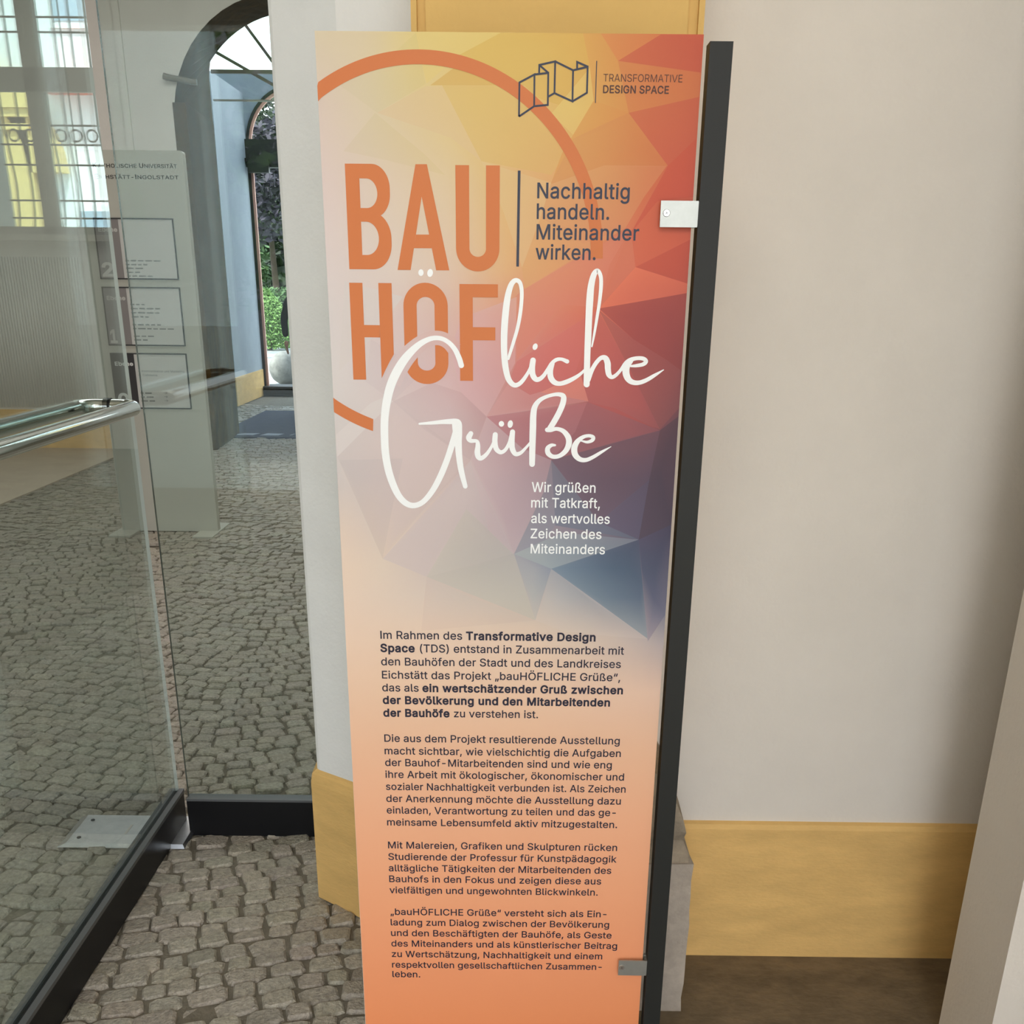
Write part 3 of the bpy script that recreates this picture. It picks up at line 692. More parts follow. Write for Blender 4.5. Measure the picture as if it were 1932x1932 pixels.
class Print:
    """the printed picture: one flat layer cut along the facet edges, one colour per facet corner"""
    def __init__(s): s.P = []
    def facet(s, pts, tint=None, col=None, mixb=.55):
        b0 = base_col(*np.mean(pts, axis=0)); s.P.append((np.array(pts, float), tint, col, mixb, b0))
    def obj(s, name, m, parent):
        V, E_ = [], []
        ys = list(range(58, 1240, 28))+list(range(1240, 1932, 60))+[1932, 2000, 2062]; n = 24
        for r, y in enumerate(ys):
            for i in range(n+1): V.append((left_px(y)+(right_px(y)-left_px(y))*i/n, y+7*i/n))
        for c0 in range(n): E_ += [(c0, c0+1), ((len(ys)-1)*(n+1)+c0, (len(ys)-1)*(n+1)+c0+1)]
        for r in range(len(ys)-1): E_ += [(r*(n+1), (r+1)*(n+1)), (r*(n+1)+n, (r+1)*(n+1)+n)]
        for P, *_ in s.P:
            b = len(V); k = len(P)
            for p in P:
                y = max(p[1], 58+7*(p[0]-593)/734); V.append((min(max(p[0], left_px(y)), right_px(y)), y))
            E_ += [(b+i, b+(i+1) % k) for i in range(k)]
        ov, oe, of, *_ = delaunay_2d_cdt([Vector(v) for v in V], E_, [], 0, 1e-4)
        ov = np.array([v[:] for v in ov]); of = [tuple(f) for f in of if len(f) == 3]
        C = np.array([ov[list(f)].mean(0) for f in of]); top = np.full(len(of), -1)
        for k, (P, *_r) in enumerate(s.P):
            ins = np.zeros(len(C), bool)
            for i in range(len(P)):
                x0, y0 = P[i]; x1, y1 = P[(i+1) % len(P)]
                if y0 != y1: ins ^= ((y0 > C[:, 1]) != (y1 > C[:, 1])) & (C[:, 0] < (x1-x0)*(C[:, 1]-y0)/(y1-y0)+x0)
            top[ins] = k
        W = []
        for px, py in ov:
            x, z = at(px, py); W.append((min(max(x, BX0), BX1), BY-.0006, min(max(z, BZ0), BZ1)))
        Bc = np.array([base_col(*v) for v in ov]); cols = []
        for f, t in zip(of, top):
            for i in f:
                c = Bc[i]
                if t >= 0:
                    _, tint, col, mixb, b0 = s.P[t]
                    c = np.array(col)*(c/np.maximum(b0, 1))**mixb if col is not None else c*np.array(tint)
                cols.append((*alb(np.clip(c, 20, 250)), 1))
        me = bpy.data.meshes.new(name); me.from_pydata(W, [], of)
        ca = me.color_attributes.new('Col', 'FLOAT_COLOR', 'CORNER'); ca.data.foreach_set('color', np.array(cols, dtype=np.float32).ravel())
        return keep(link(name, me, m), parent)
M_print = mat('printed_film', (1, 1, 1), .45, spec=.25, attr='Col')
board = keep(box('printed_board', BX0, BX1, BY, BY+.006, BZ0, BZ1, mat('board_core', (.75, .72, .66), .5)), ST)
PR = Print(); f = PR.facet
# facets of the low-poly picture
f([(782, 61), (945, 61), (866, 104), (805, 158)], col=(214, 190, 118))
f([(945, 62), (1100, 63), (1113, 128), (1090, 210), (1000, 180), (900, 145), (866, 104)], col=(208, 173, 92))
f([(812, 161), (866, 121), (930, 135), (990, 161)], col=(206, 170, 94))
f([(640, 160), (720, 120), (785, 62), (803, 158), (712, 213)], tint=(.985, .99, .97))
f([(712, 213), (803, 163), (834, 161), (908, 304), (850, 260)], col=(211, 186, 140))
f([(648, 285), (708, 213), (800, 290), (840, 330), (720, 300)], tint=(.985, .985, .955))
f([(834, 161), (990, 161), (1040, 215), (1085, 258), (1060, 300), (1040, 330), (908, 304)], col=(210, 174, 106))
f([(1040, 215), (1113, 128), (1120, 190), (1085, 258)], col=(214, 182, 104))
f([(1100, 63), (1134, 64), (1166, 115), (1186, 213), (1120, 190), (1113, 128)], col=(206, 150, 78))
f([(1134, 64), (1247, 65), (1166, 115)], col=(204, 126, 70))
f([(1247, 65), (1327, 66), (1322, 137), (1240, 126), (1166, 115)], col=(190, 90, 60))
f([(1166, 115), (1322, 137), (1319, 183), (1186, 213)], col=(198, 116, 66))
f([(1186, 213), (1319, 183), (1314, 261), (1260, 313)], col=(191, 93, 62))
f([(1120, 190), (1186, 213), (1082, 261), (1040, 345), (1060, 290)], col=(208, 152, 82))
f([(1082, 261), (1186, 213), (1260, 313), (1140, 312), (1038, 348)], col=(203, 138, 78))
f([(1038, 348), (1140, 312), (1258, 313), (1215, 372), (1180, 430), (1100, 460), (1020, 410)], col=(206, 142, 92))
f([(1260, 313), (1314, 261), (1308, 372), (1240, 380), (1190, 440)], col=(190, 80, 56))
f([(1190, 440), (1240, 380), (1308, 372), (1303, 452), (1199, 504)], col=(197, 92, 64))
f([(1199, 504), (1303, 452), (1297, 535)], col=(184, 78, 58))
f([(908, 304), (1040, 345), (1020, 410), (985, 505), (950, 400)], col=(213, 176, 124))
f([(985, 505), (1020, 410), (1100, 460), (1180, 430), (1080, 490), (990, 545)], col=(211, 152, 100))
f([(985, 548), (1190, 430), (1130, 580), (1060, 575), (975, 680), (972, 560)], col=(208, 128, 102))
f([(1190, 430), (1199, 504), (1180, 540), (1130, 580), (1150, 500)], col=(202, 112, 86))
f([(1199, 504), (1297, 535), (1300, 553), (1130, 582)], col=(202, 100, 76))
f([(1130, 582), (1300, 553), (1292, 700), (1195, 640)], col=(150, 66, 62))
f([(1130, 585), (1195, 640), (1292, 700), (1288, 770), (1245, 810), (1190, 700)], col=(150, 76, 74))
f([(975, 682), (1128, 584), (1100, 660), (1080, 720), (1000, 745), (960, 720)], col=(198, 106, 100))
f([(1128, 584), (1190, 700), (1245, 810), (1110, 760), (1095, 700)], col=(176, 88, 84))
f([(960, 722), (1000, 745), (1080, 722), (1110, 757), (918, 786)], col=(192, 128, 126))
f([(1020, 740), (1095, 705), (1110, 757)], col=(204, 122, 110))
f([(918, 786), (1108, 760), (1085, 820), (1040, 868), (985, 845)], col=(164, 108, 114))
f([(1108, 758), (1245, 812), (1150, 845), (1040, 868), (1085, 815)], col=(144, 88, 94))
f([(1108, 758), (1160, 770), (1245, 812)], col=(164, 80, 78))
f([(1245, 812), (1283, 785), (1268, 1000), (1205, 1018), (1225, 900)], col=(72, 58, 72))
f([(1040, 868), (1245, 812), (1225, 905), (1130, 985)], col=(98, 76, 90))
f([(1130, 985), (1225, 905), (1205, 1018)], col=(92, 82, 102))
f([(1040, 868), (1130, 985), (1205, 1018), (1040, 990), (1025, 920)], col=(112, 112, 128))
f([(985, 846), (1040, 868), (1025, 960), (970, 1045), (890, 868), (918, 786)], col=(176, 152, 158))
f([(1025, 930), (1040, 868), (1048, 990), (1010, 1046), (970, 1045)], col=(140, 136, 148))
f([(888, 868), (970, 1045), (930, 1030), (860, 960)], col=(190, 172, 174))
f([(970, 1045), (1060, 1005), (1205, 1018), (1040, 1073)], col=(140, 148, 158))
f([(1040, 1073), (1205, 1018), (1222, 1205)], col=(92, 108, 127), mixb=1)
f([(1205, 1018), (1266, 990), (1255, 1160), (1222, 1210), (1212, 1100)], col=(82, 86, 108), mixb=1)
f([(970, 1045), (1040, 1073), (1010, 1170), (990, 1110)], col=(168, 168, 170), mixb=1)
f([(1010, 1170), (1040, 1073), (1222, 1205), (1150, 1200), (1060, 1190)], col=(188, 178, 172), mixb=.8)
f([(805, 1088), (970, 1045), (1010, 1170)], col=(186, 180, 172))
f([(722, 1054), (888, 870), (930, 1030), (968, 1045), (805, 1088)], col=(194, 180, 178))
f([(805, 1088), (880, 960), (968, 1045)], col=(186, 178, 172))
f([(636, 862), (742, 757), (888, 868), (800, 960), (722, 1054)], tint=(.99, .98, .98))
f([(636, 862), (742, 757), (735, 745), (700, 760), (634, 820)], col=(210, 201, 198), mixb=.2)
f([(640, 868), (760, 865), (740, 960), (722, 1054)], tint=(.965, .96, .965))
f([(742, 757), (815, 722), (870, 740), (918, 786), (888, 868), (800, 810)], tint=(.972, .96, .965))
f([(700, 640), (800, 700), (742, 757), (690, 720)], tint=(.985, .98, .985))
f([(870, 600), (975, 560), (972, 685), (918, 786), (870, 740), (850, 660)], col=(205, 160, 158), mixb=.5)
f([(650, 530), (760, 560), (700, 640), (640, 700)], col=(208, 198, 194), mixb=.2)
f([(805, 1088), (1010, 1170), (795, 1190)], tint=(.985, .98, .985))
face = PR.obj('picture', M_print, board)
M_or = mat('print_orange', alb((203, 117, 63)), .45, spec=.25); M_or2 = mat('print_ring', alb((202, 116, 64)), .45, spec=.25)
M_navy = mat('print_navy', alb((58, 62, 78)), .5, spec=.25); M_navyt = mat('print_text', alb((44, 42, 58)), .5, spec=.25)
M_white = mat('print_white', (.90, .92, .915), .45, spec=.25); M_brown = mat('print_brown', alb((84, 58, 52)), .5, spec=.25)
LY = BY-.0011
# orange ring
RX, RZ, RR, RW = -.08907*1.8, 1.6+.025206*1.8, .16214*1.8, .0196
def ring_seg(S_, a0, a1, n):
    vs, fs = [], []
    for i in range(n+1):
        a = a0+(a1-a0)*i/n
        vs += [(RX+RR*math.cos(a), RZ+RR*math.sin(a)), (RX+(RR-RW)*math.cos(a), RZ+(RR-RW)*math.sin(a))]
    vs = [(max(x, BX0), z) for x, z in vs]
    for i in range(n): fs.append((2*i, 2*i+1, 2*i+3, 2*i+2))
    S_.add(vs, fs)
def ang(px, py): x, z = at(px, py); return math.atan2(z-RZ, x-RX)
sh = Sheet(); ring_seg(sh, ang(1137, 488), ang(597, 190), 70)
ring_seg(sh, 2*PI+ang(627, 752), 2*PI+ang(706, 806), 18)
ring_end = at(705, 805)[0]; sh.V = [(min(v[0], ring_end) if v[2] < RZ-.5*RR and v[0] < RX else v[0], v[1], v[2]) for v in sh.V]
sh.obj('orange_ring', LY, M_or2, board)
# headline letters
def strip(S_, pts, w_, closed=False):
    """flat band of width w_ along a polyline in board metres, mitred"""
    n = len(pts); vs = []
    for i, p in enumerate(pts):
        p = Vector(p); a = Vector(pts[i-1]) if i or closed else None; b = Vector(pts[(i+1) % n]) if i < n-1 or closed else None
        d0 = (p-a).normalized() if a is not None else None; d1_ = (b-p).normalized() if b is not None else None
        if d0 is None: d0 = d1_
        if d1_ is None: d1_ = d0
        n0, n1 = Vector((-d0.y, d0.x)), Vector((-d1_.y, d1_.x)); m_ = (n0+n1).normalized(); k = w_/2/max(.35, m_.dot(n0))
        vs += [tuple(p+m_*k), tuple(p-m_*k)]
    fs = [(2*i, 2*i+1, 2*i+3, 2*i+2) for i in range(n-1)]
    if closed: fs.append((2*n-2, 2*n-1, 1, 0))
    S_.add(vs, fs)
def poly(S_, pts): S_.add(list(pts), [tuple(range(len(pts)))])
A_ = at
def rect(S_, x0, x1, z0, z1): poly(S_, [(x0, z0), (x1, z0), (x1, z1), (x0, z1)])
def bowl(cx, cz, rx, rz, a0, a1, n=16): return [(cx+rx*math.cos(a0+(a1-a0)*i/n), cz+rz*math.sin(a0+(a1-a0)*i/n)) for i in range(n+1)]
def between(S_, outer, inner):
    n = len(outer); S_.add(outer+inner, [(i, i+1, n+i+1, n+i) for i in range(n-1)])
sh = Sheet()
xl = A_(650, 400)[0]-.0005
xl = A_(655, 408)[0]; x2 = A_(681, 408)[0]; zt = A_(650, 308.8)[1]; zb = A_(660, 507.8)[1]
zA0, zA1 = A_(678, 336.6)[1], A_(680, 392.5)[1]; zB0, zB1 = A_(680.4, 418.2)[1], A_(683, 481)[1]; zw = A_(721, 406)[1]
xr1, xr2 = A_(736, 370)[0], A_(738.8, 450)[0]; xi1, xi2 = A_(712, 364.5)[0], A_(715, 448)[0]
rect(sh, xl, x2, zb, zt)                       # B
def bowl_shape(zt_, zb_, zi0, zi1, xr, xi, wx, n=14):
    """half of a B: outer D and inner D"""
    ro = min(xr-x2, (zt_-zb_)/2)*.72; ri = min(xi-x2, (zi0-zi1)/2)*.8
    out = [(x2, zt_), (xr-ro, zt_)]+bowl(xr-ro, zt_-ro*1.25, ro, ro*1.25, PI/2, 0, n)+bowl(xr-ro, zb_+ro*1.25, ro, ro*1.25, 0, -PI/2, n)+[(xr-ro, zb_), (x2, zb_)]
    inn = [(x2, zi0), (xi-ri, zi0)]+bowl(xi-ri, zi0-ri*1.25, ri, ri*1.25, PI/2, 0, n)+bowl(xi-ri, zi1+ri*1.25, ri, ri*1.25, 0, -PI/2, n)+[(xi-ri, zi1), (x2, zi1)]
    between(sh, out, inn)
bowl_shape(zt, zw-.004, zA0, zA1, xr1, xi1, 0); bowl_shape(zw+.004, zb, zB0, zB1, xr2, xi2, 0)
P = lambda *q: [A_(*p) for p in q]
# A
poly(sh, P((783.9, 310), (796, 310), (795.6, 371), (774.9, 509.5), (750.3, 509.3)))
poly(sh, P((796, 310), (805.5, 310), (847.8, 510.2), (823, 510), (795.6, 371)))
poly(sh, P((785, 442.6), (810, 442.6), (815.7, 468.5), (781, 468.3)))
def U(xo0, xo1, xi0, xi1, ztop, zbot_o, zbot_i, zc):
    rect(sh, xo0, xi0, zc, ztop); rect(sh, xi1, xo1, zc, ztop)
    cx = (xo0+xo1)/2; between(sh, bowl(cx, zc, (xo1-xo0)/2, zc-zbot_o, PI, 2*PI, 24), bowl(cx, zc, (xi1-xi0)/2, zc-zbot_i, PI, 2*PI, 24))
U(A_(860, 410)[0], A_(942.6, 410)[0], A_(885.5, 410)[0], A_(917, 410)[0], A_(900, 312)[1], A_(900, 512.2)[1], A_(900, 484.7)[1], A_(900, 469)[1])
# H O F
hx = [A_(663, 625)[0], A_(687.5, 625)[0], A_(717, 625)[0], A_(741.6, 625)[0]]
rect(sh, hx[0], hx[1], A_(666, 716)[1], A_(660, 533.4)[1])
zt2 = A_(720, 534)[1]
poly(sh, [(hx[2], zt2), (hx[3], zt2), A_(743.2, 668.5), A_(735, 683), A_(727, 699), A_(720.4, 713.5)])
rect(sh, hx[1], hx[2], A_(700, 636.4)[1], A_(700, 613.3)[1])
ox0, ox1, oi0, oi1 = A_(762.6, 625)[0], A_(845.4, 625)[0], A_(787.2, 625)[0], A_(820.6, 625)[0]
zct, zcb = A_(800, 577)[1], A_(800, 684)[1]
U(ox0, ox1, oi0, oi1, zct, A_(800, 724.4)[1], A_(800, 699)[1], zcb)
between(sh, bowl((ox0+ox1)/2, zct, (ox1-ox0)/2, A_(800, 533.4)[1]-zct, PI, 0, 24), bowl((ox0+ox1)/2, zct, (oi1-oi0)/2, A_(800, 560.2)[1]-zct, PI, 0, 24))
fx0, fx1 = A_(867.6, 625)[0], A_(892.2, 625)[0]
rect(sh, fx0, fx1, A_(880, 718.4)[1], A_(880, 536)[1]); rect(sh, fx1, A_(939.5, 548)[0], A_(910, 561)[1], A_(910, 536.2)[1]); rect(sh, fx1, A_(934.6, 630)[0], A_(910, 642)[1], A_(910, 617.4)[1])
sh.obj('headline_letters', LY-.0001, M_or, board)
# white handwriting
def crom(pts, w_, n=8):
    out = []; Pp = [np.array((*p, q), float) for p, q in zip(pts, w_)]
    Pp = [2*Pp[0]-Pp[1]]+Pp+[2*Pp[-1]-Pp[-2]]
    for i in range(1, len(Pp)-2):
        p0, p1, p2, p3 = Pp[i-1:i+3]
        for k in range(n):
            t = k/n; out.append(.5*((2*p1)+(-p0+p2)*t+(2*p0-5*p1+4*p2-p3)*t*t+(-p0+3*p1-3*p2+p3)*t**3))
    out.append(Pp[-2]); return out
def brush(S_, base, sc, pts, w_, caps=(True, True)):
    """brush stroke; pts and widths in zoomed pixels, base + sc*pts = photograph pixels"""
    C = [np.array((base[0]+sc*q[0], base[1]+sc*q[1], sc*q[2])) for q in crom(pts, w_)]
    vs = []
    for i, c in enumerate(C):
        d = C[min(i+1, len(C)-1)][:2]-C[max(i-1, 0)][:2]; d = d/max(1e-6, np.hypot(*d)); nn = np.array((-d[1], d[0]))
        for sg in (1, -1): vs.append(at(*(c[:2]+sg*nn*max(.3, c[2])/2)))
    S_.add(vs, [(2*i, 2*i+1, 2*i+3, 2*i+2) for i in range(len(C)-1)])
    for e, on in ((0, caps[0]), (-1, caps[1])):
        if on:
            c = C[e]; S_.add([at(c[0]+c[2]/2*math.cos(k*PI/8), c[1]+c[2]/2*math.sin(k*PI/8)) for k in range(16)], [tuple(range(16))])
def dot(S_, x, y, rx, ry, tilt=0):
    t = math.radians(tilt); S_.add([at(x+rx*math.cos(a)*math.cos(t)-ry*math.sin(a)*math.sin(t), y+rx*math.cos(a)*math.sin(t)+ry*math.sin(a)*math.cos(t)) for a in [k*PI/10 for k in range(20)]], [tuple(range(20))])
# ground-coloured halo that cuts the letters around the big G
G_b, G_s = (700, 620), .18628
G_p = [(915, 372), (893, 300), (850, 210), (785, 138), (700, 97), (600, 103), (490, 160), (375, 268), (285, 395), (210, 550), (165, 715), (140, 900), (138, 1090), (150, 1280), (188, 1470), (258, 1650), (335, 1752), (425, 1790), (525, 1755), (620, 1645), (700, 1500), (770, 1330), (822, 1170), (858, 1050), (872, 980)]
G_w = [55, 55, 50, 46, 46, 50, 62, 80, 90, 90, 86, 80, 78, 76, 74, 68, 62, 56, 54, 58, 62, 62, 62, 64, 66]
hv, hc = [], []
Ch = crom(G_p[2:10], [w_+100 for w_ in G_w[2:10]], 10); vs = []
for i, c in enumerate(Ch):
    d = Ch[min(i+1, len(Ch)-1)][:2]-Ch[max(i-1, 0)][:2]; d = d/np.hypot(*d); nn = np.array((-d[1], d[0]))
    for sg in (1, -1):
        k = (c[2]/2) if (sg > 0) == True else c[2]/2
        q = c[:2]+sg*nn*k; px, py = G_b[0]+G_s*q[0], G_b[1]+G_s*q[1]
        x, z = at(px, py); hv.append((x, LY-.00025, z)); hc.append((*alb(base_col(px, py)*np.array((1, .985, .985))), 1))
me = bpy.data.meshes.new('lettering_gap'); me.from_pydata(hv, [], [(2*i, 2*i+1, 2*i+3, 2*i+2) for i in range(len(Ch)-1)])
ca = me.color_attributes.new('Col', 'FLOAT_COLOR', 'POINT'); ca.data.foreach_set('color', np.array(hc, dtype=np.float32).ravel())
keep(link('lettering_gap', me, M_print), board)
sh = Sheet(); b_, s_ = (930, 490), .17598
brush(sh, b_, s_, [(165, 1060), (215, 900), (262, 740), (292, 580), (308, 420), (306, 310), (285, 240), (240, 222), (195, 270), (160, 390), (137, 560), (122, 760), (120, 960), (132, 1130), (160, 1260), (200, 1325), (245, 1345), (295, 1320), (345, 1260), (392, 1180), (425, 1090)], [30, 36, 38, 40, 40, 42, 45, 50, 58, 66, 72, 72, 68, 66, 62, 56, 50, 45, 40, 34, 34])
brush(sh, b_, s_, [(430, 1078), (420, 1160), (428, 1235), (460, 1280), (500, 1278), (545, 1240), (590, 1170), (630, 1110), (680, 1072), (735, 1066), (795, 1090)], [60, 64, 62, 56, 48, 42, 36, 38, 40, 36, 46])
brush(sh, b_, s_, [(640, 1110), (615, 1190), (620, 1260), (655, 1310), (710, 1328), (780, 1312), (860, 1275), (930, 1230), (985, 1180)], [44, 60, 62, 58, 48, 50, 44, 34, 26])
brush(sh, b_, s_, [(1060, 930), (1085, 800), (1115, 620), (1142, 450), (1158, 290), (1155, 180), (1122, 118), (1082, 160), (1052, 280), (1038, 430), (1028, 620), (1020, 820), (1012, 1000), (1008, 1160), (1004, 1335)], [16, 26, 32, 36, 40, 42, 46, 60, 70, 76, 72, 70, 66, 66, 66])
brush(sh, b_, s_, [(1020, 1290), (1062, 1180), (1110, 1100), (1160, 1052), (1205, 1055), (1228, 1105), (1232, 1170), (1243, 1230), (1275, 1258), (1320, 1235), (1370, 1180), (1420, 1110), (1470, 1075), (1540, 1056), (1610, 1060), (1640, 1088), (1610, 1120), (1540, 1135), (1480, 1140)], [50, 46, 44, 46, 60, 66, 64, 58, 44, 38, 34, 40, 46, 42, 44, 44, 42, 36, 24])
brush(sh, b_, s_, [(1480, 1080), (1435, 1140), (1425, 1205), (1445, 1270), (1490, 1310), (1560, 1318), (1640, 1292), (1730, 1240), (1828, 1180)], [50, 70, 76, 68, 56, 48, 44, 36, 10])
brush(sh, G_b, G_s, G_p, G_w)
brush(sh, G_b, G_s, [(492, 963), (600, 955), (720, 944), (800, 940), (862, 938), (893, 962), (893, 1040)], [22, 34, 44, 54, 54, 54, 60])
brush(sh, G_b, G_s, [(868, 960), (876, 1040), (884, 1160), (894, 1300), (915, 1440), (955, 1595)], [96, 96, 74, 64, 58, 48])
b_, s_ = (870, 730), .15528
brush(sh, b_, s_, [(118, 565), (95, 615), (118, 652), (190, 658), (204, 710), (198, 790), (212, 850), (250, 862), (310, 815), (370, 725), (405, 640)], [60, 70, 52, 44, 58, 70, 66, 56, 46, 36, 34])
brush(sh, b_, s_, [(415, 578), (410, 670), (428, 750), (478, 792), (535, 765), (585, 680), (620, 570)], [62, 66, 62, 52, 44, 44, 56])
brush(sh, b_, s_, [(625, 545), (616, 650), (622, 745), (660, 812), (722, 800), (780, 745), (845, 670)], [62, 70, 68, 56, 44, 34, 28])
brush(sh, b_, s_, [(862, 935), (866, 720), (872, 500), (878, 330), (898, 235), (950, 165), (1030, 120), (1130, 92), (1205, 92), (1244, 120), (1235, 200), (1190, 310), (1130, 420), (1078, 500), (1050, 520)], [70, 76, 80, 76, 66, 54, 44, 44, 54, 66, 70, 70, 70, 66, 50])
brush(sh, b_, s_, [(1046, 520), (1090, 522), (1160, 508), (1240, 535), (1300, 610), (1308, 690), (1270, 775), (1195, 835), (1115, 845), (1058, 805), (1052, 745), (1095, 708), (1140, 706)], [56, 50, 46, 56, 70, 72, 62, 52, 52, 62, 58, 44, 28])
brush(sh, b_, s_, [(1455, 652), (1530, 668), (1590, 648), (1604, 612), (1555, 592), (1480, 608), (1410, 665), (1375, 740), (1385, 820), (1440, 876), (1515, 886), (1600, 852), (1710, 786), (1820, 724)], [18, 34, 44, 48, 42, 46, 62, 74, 72, 60, 50, 44, 34, 8])
dot(sh, 1009.6, 654, 4.6, 6.4, 20); dot(sh, 794.4, 514.4, 5, 6.4); dot(sh, 811.6, 515, 5.4, 7.6, 8)
dot(sh, 870+.15528*490, 730+.15528*447, 5.1, 5.4); dot(sh, 870+.15528*597, 730+.15528*450, 5, 7.2, 10)
sh.obj('handwritten_title', LY-.0005, M_white, board)
# folded map emblem and its divider
sh = Sheet(); b_, s_ = (970, 100), .17598
for pl_ in ([(52, 682), (57, 318), (218, 232), (215, 572), (52, 682)], [(218, 232), (366, 215), (361, 558), (215, 572)], [(268, 215), (270, 130), (440, 92), (432, 432), (368, 468)], [(272, 132), (364, 213)], [(440, 92), (632, 187), (625, 520), (432, 432)], [(632, 187), (788, 150), (780, 428), (625, 520)], [(675, 178), (675, 98), (788, 148)]):
    strip(sh, [A_(b_[0]+s_*x, b_[1]+s_*y) for x, y in pl_], .00275)
strip(sh, [A_(b_[0]+s_*885, b_[1]+s_*86), A_(b_[0]+s_*871, b_[1]+s_*538)], .0013)
sh.obj('emblem', LY-.0002, M_navy, board)
sh = Sheet(); strip(sh, [A_(979.6, 322), A_(976.6, 503)], .0042); sh.obj('divider_line', LY-.0002, M_navy, board)
def put(S_, segs, xl_, yl_, xr_, size, slope=.0118):
    x0, z0 = at(xl_, yl_); x1, z1 = at(xr_, yl_+(xr_-xl_)*slope); S_.line(segs, x0, x1, z0, z1, size)
CAPH = max(v[1] for v in glyph('H', 0)[0])
def cap(px, y0, y1): return (at(px, y0)[1]-at(px, y1)[1])/CAPH
R, B = .009, .028
sh = Sheet(); put(sh, [('TRANSFORMATIVE', -.004)], 1138, 154.0, 1287, cap(1138, 139.8, 154.2)); put(sh, [('DESIGN SPACE', .016)], 1137.5, 175.6, 1261.5, cap(1138, 161.4, 175.7))
sh.obj('emblem_name', LY-.0002, M_brown, board)
sh = Sheet(); c_ = cap(1013, 345, 373.8)
for t, xl_, y, xr_ in (('Nachhaltig', 1013.4, 373.8, 1187.5), ('handeln.', 1012.5, 412.8, 1149), ('Miteinander', 1012, 451.4, 1205), ('wirken.', 1010.3, 489, 1123.5)): put(sh, [(t, .010)], xl_, y, xr_, c_)
sh.obj('slogan', LY-.0002, M_navy, board)
sh = Sheet(); c_ = cap(1003, 909.7, 928)
for t, xl_, y, xr_ in (('Wir grüßen', 1003, 927.8, 1123.3), ('mit Tatkraft,', 1002, 957, 1131.7), ('als wertvolles', 1002, 986.2, 1150), ('Zeichen des', 1001, 1015, 1134.5), ('Miteinanders', 1001, 1043.6, 1141)): put(sh, [(t, R)], xl_, y, xr_, c_)
sh.obj('white_motto', LY-.0002, M_white, board)
PARA = [
 [([('Im Rahmen des ', R), ('Transformative Design', B)], 718, 1204.6, 1123.5), ([('Space ', B), ('(TDS) entstand in Zusammenarbeit mit', R)], 718, 1229.2, 1177), ([('den Bauhöfen der Stadt und des Landkreises', R)], 719.5, 1254.5, 1171), ([('Eichstätt das Projekt „bauHÖFLICHE Grüße“,', R)], 721, 1279.5, 1170), ([('das als ', R), ('ein wertschätzender Gruß zwischen', B)], 721.5, 1303.6, 1175), ([('der Bevölkerung und den Mitarbeitenden', B)], 722.5, 1327, 1150.6), ([('der Bauhöfe ', B), ('zu verstehen ist.', R)], 723.5, 1351, 1015)],
 [([('Die aus dem Projekt resultierende Ausstellung', R)], 725.5, 1398.8, 1169), ([('macht sichtbar, wie vielschichtig die Aufgaben', R)], 726, 1422.4, 1171), ([('der Bauhof-Mitarbeitenden sind und wie eng', R)], 727, 1444.4, 1154), ([('ihre Arbeit mit ökologischer, ökonomischer und', R)], 727.5, 1466.8, 1177), ([('sozialer Nachhaltigkeit verbunden ist. Als Zeichen', R)], 728.5, 1489.6, 1180), ([('der Anerkennung möchte die Ausstellung dazu', R)], 729.2, 1512.2, 1171), ([('einladen, Verantwortung zu teilen und das ge-', R)], 730, 1534, 1161.5), ([('meinsame Lebensumfeld aktiv mitzugestalten.', R)], 730.7, 1556.6, 1164)],
 [([('Mit Malereien, Grafiken und Skulpturen rücken', R)], 732.5, 1599.8, 1164), ([('Studierende der Professur für Kunstpädagogik', R)], 733, 1621.6, 1163), ([('alltägliche Tätigkeiten der Mitarbeitenden des', R)], 733.8, 1643, 1153), ([('Bauhofs in den Fokus und zeigen diese aus', R)], 734.6, 1663.4, 1134), ([('vielfältigen und ungewohnten Blickwinkeln.', R)], 735.2, 1684.4, 1127.5)],
 [([('„bauHÖFLICHE Grüße“ versteht sich als Ein-', R)], 737, 1725.2, 1144), ([('ladung zum Dialog zwischen der Bevölkerung', R)], 737.4, 1745, 1149), ([('und den Beschäftigten der Bauhöfe, als Geste', R)], 738, 1765, 1153.5), ([('des Miteinanders und als künstlerischer Beitrag', R)], 738.7, 1784.8, 1164), ([('zu Wertschätzung, Nachhaltigkeit und einem', R)], 739.4, 1804.6, 1136), ([('respektvollen gesellschaftlichen Zusammen-', R)], 740, 1824.6, 1135), ([('leben.', R)], 740.7, 1842.6, 793)]]
c_ = cap(719, 1190.2, 1204.8)
for pa in PARA:
    sh = Sheet()
    for segs, xl_, y, xr_ in pa: put(sh, segs, xl_, y, xr_, c_)
    sh.obj('paragraph', LY-.0002, M_navyt, board)
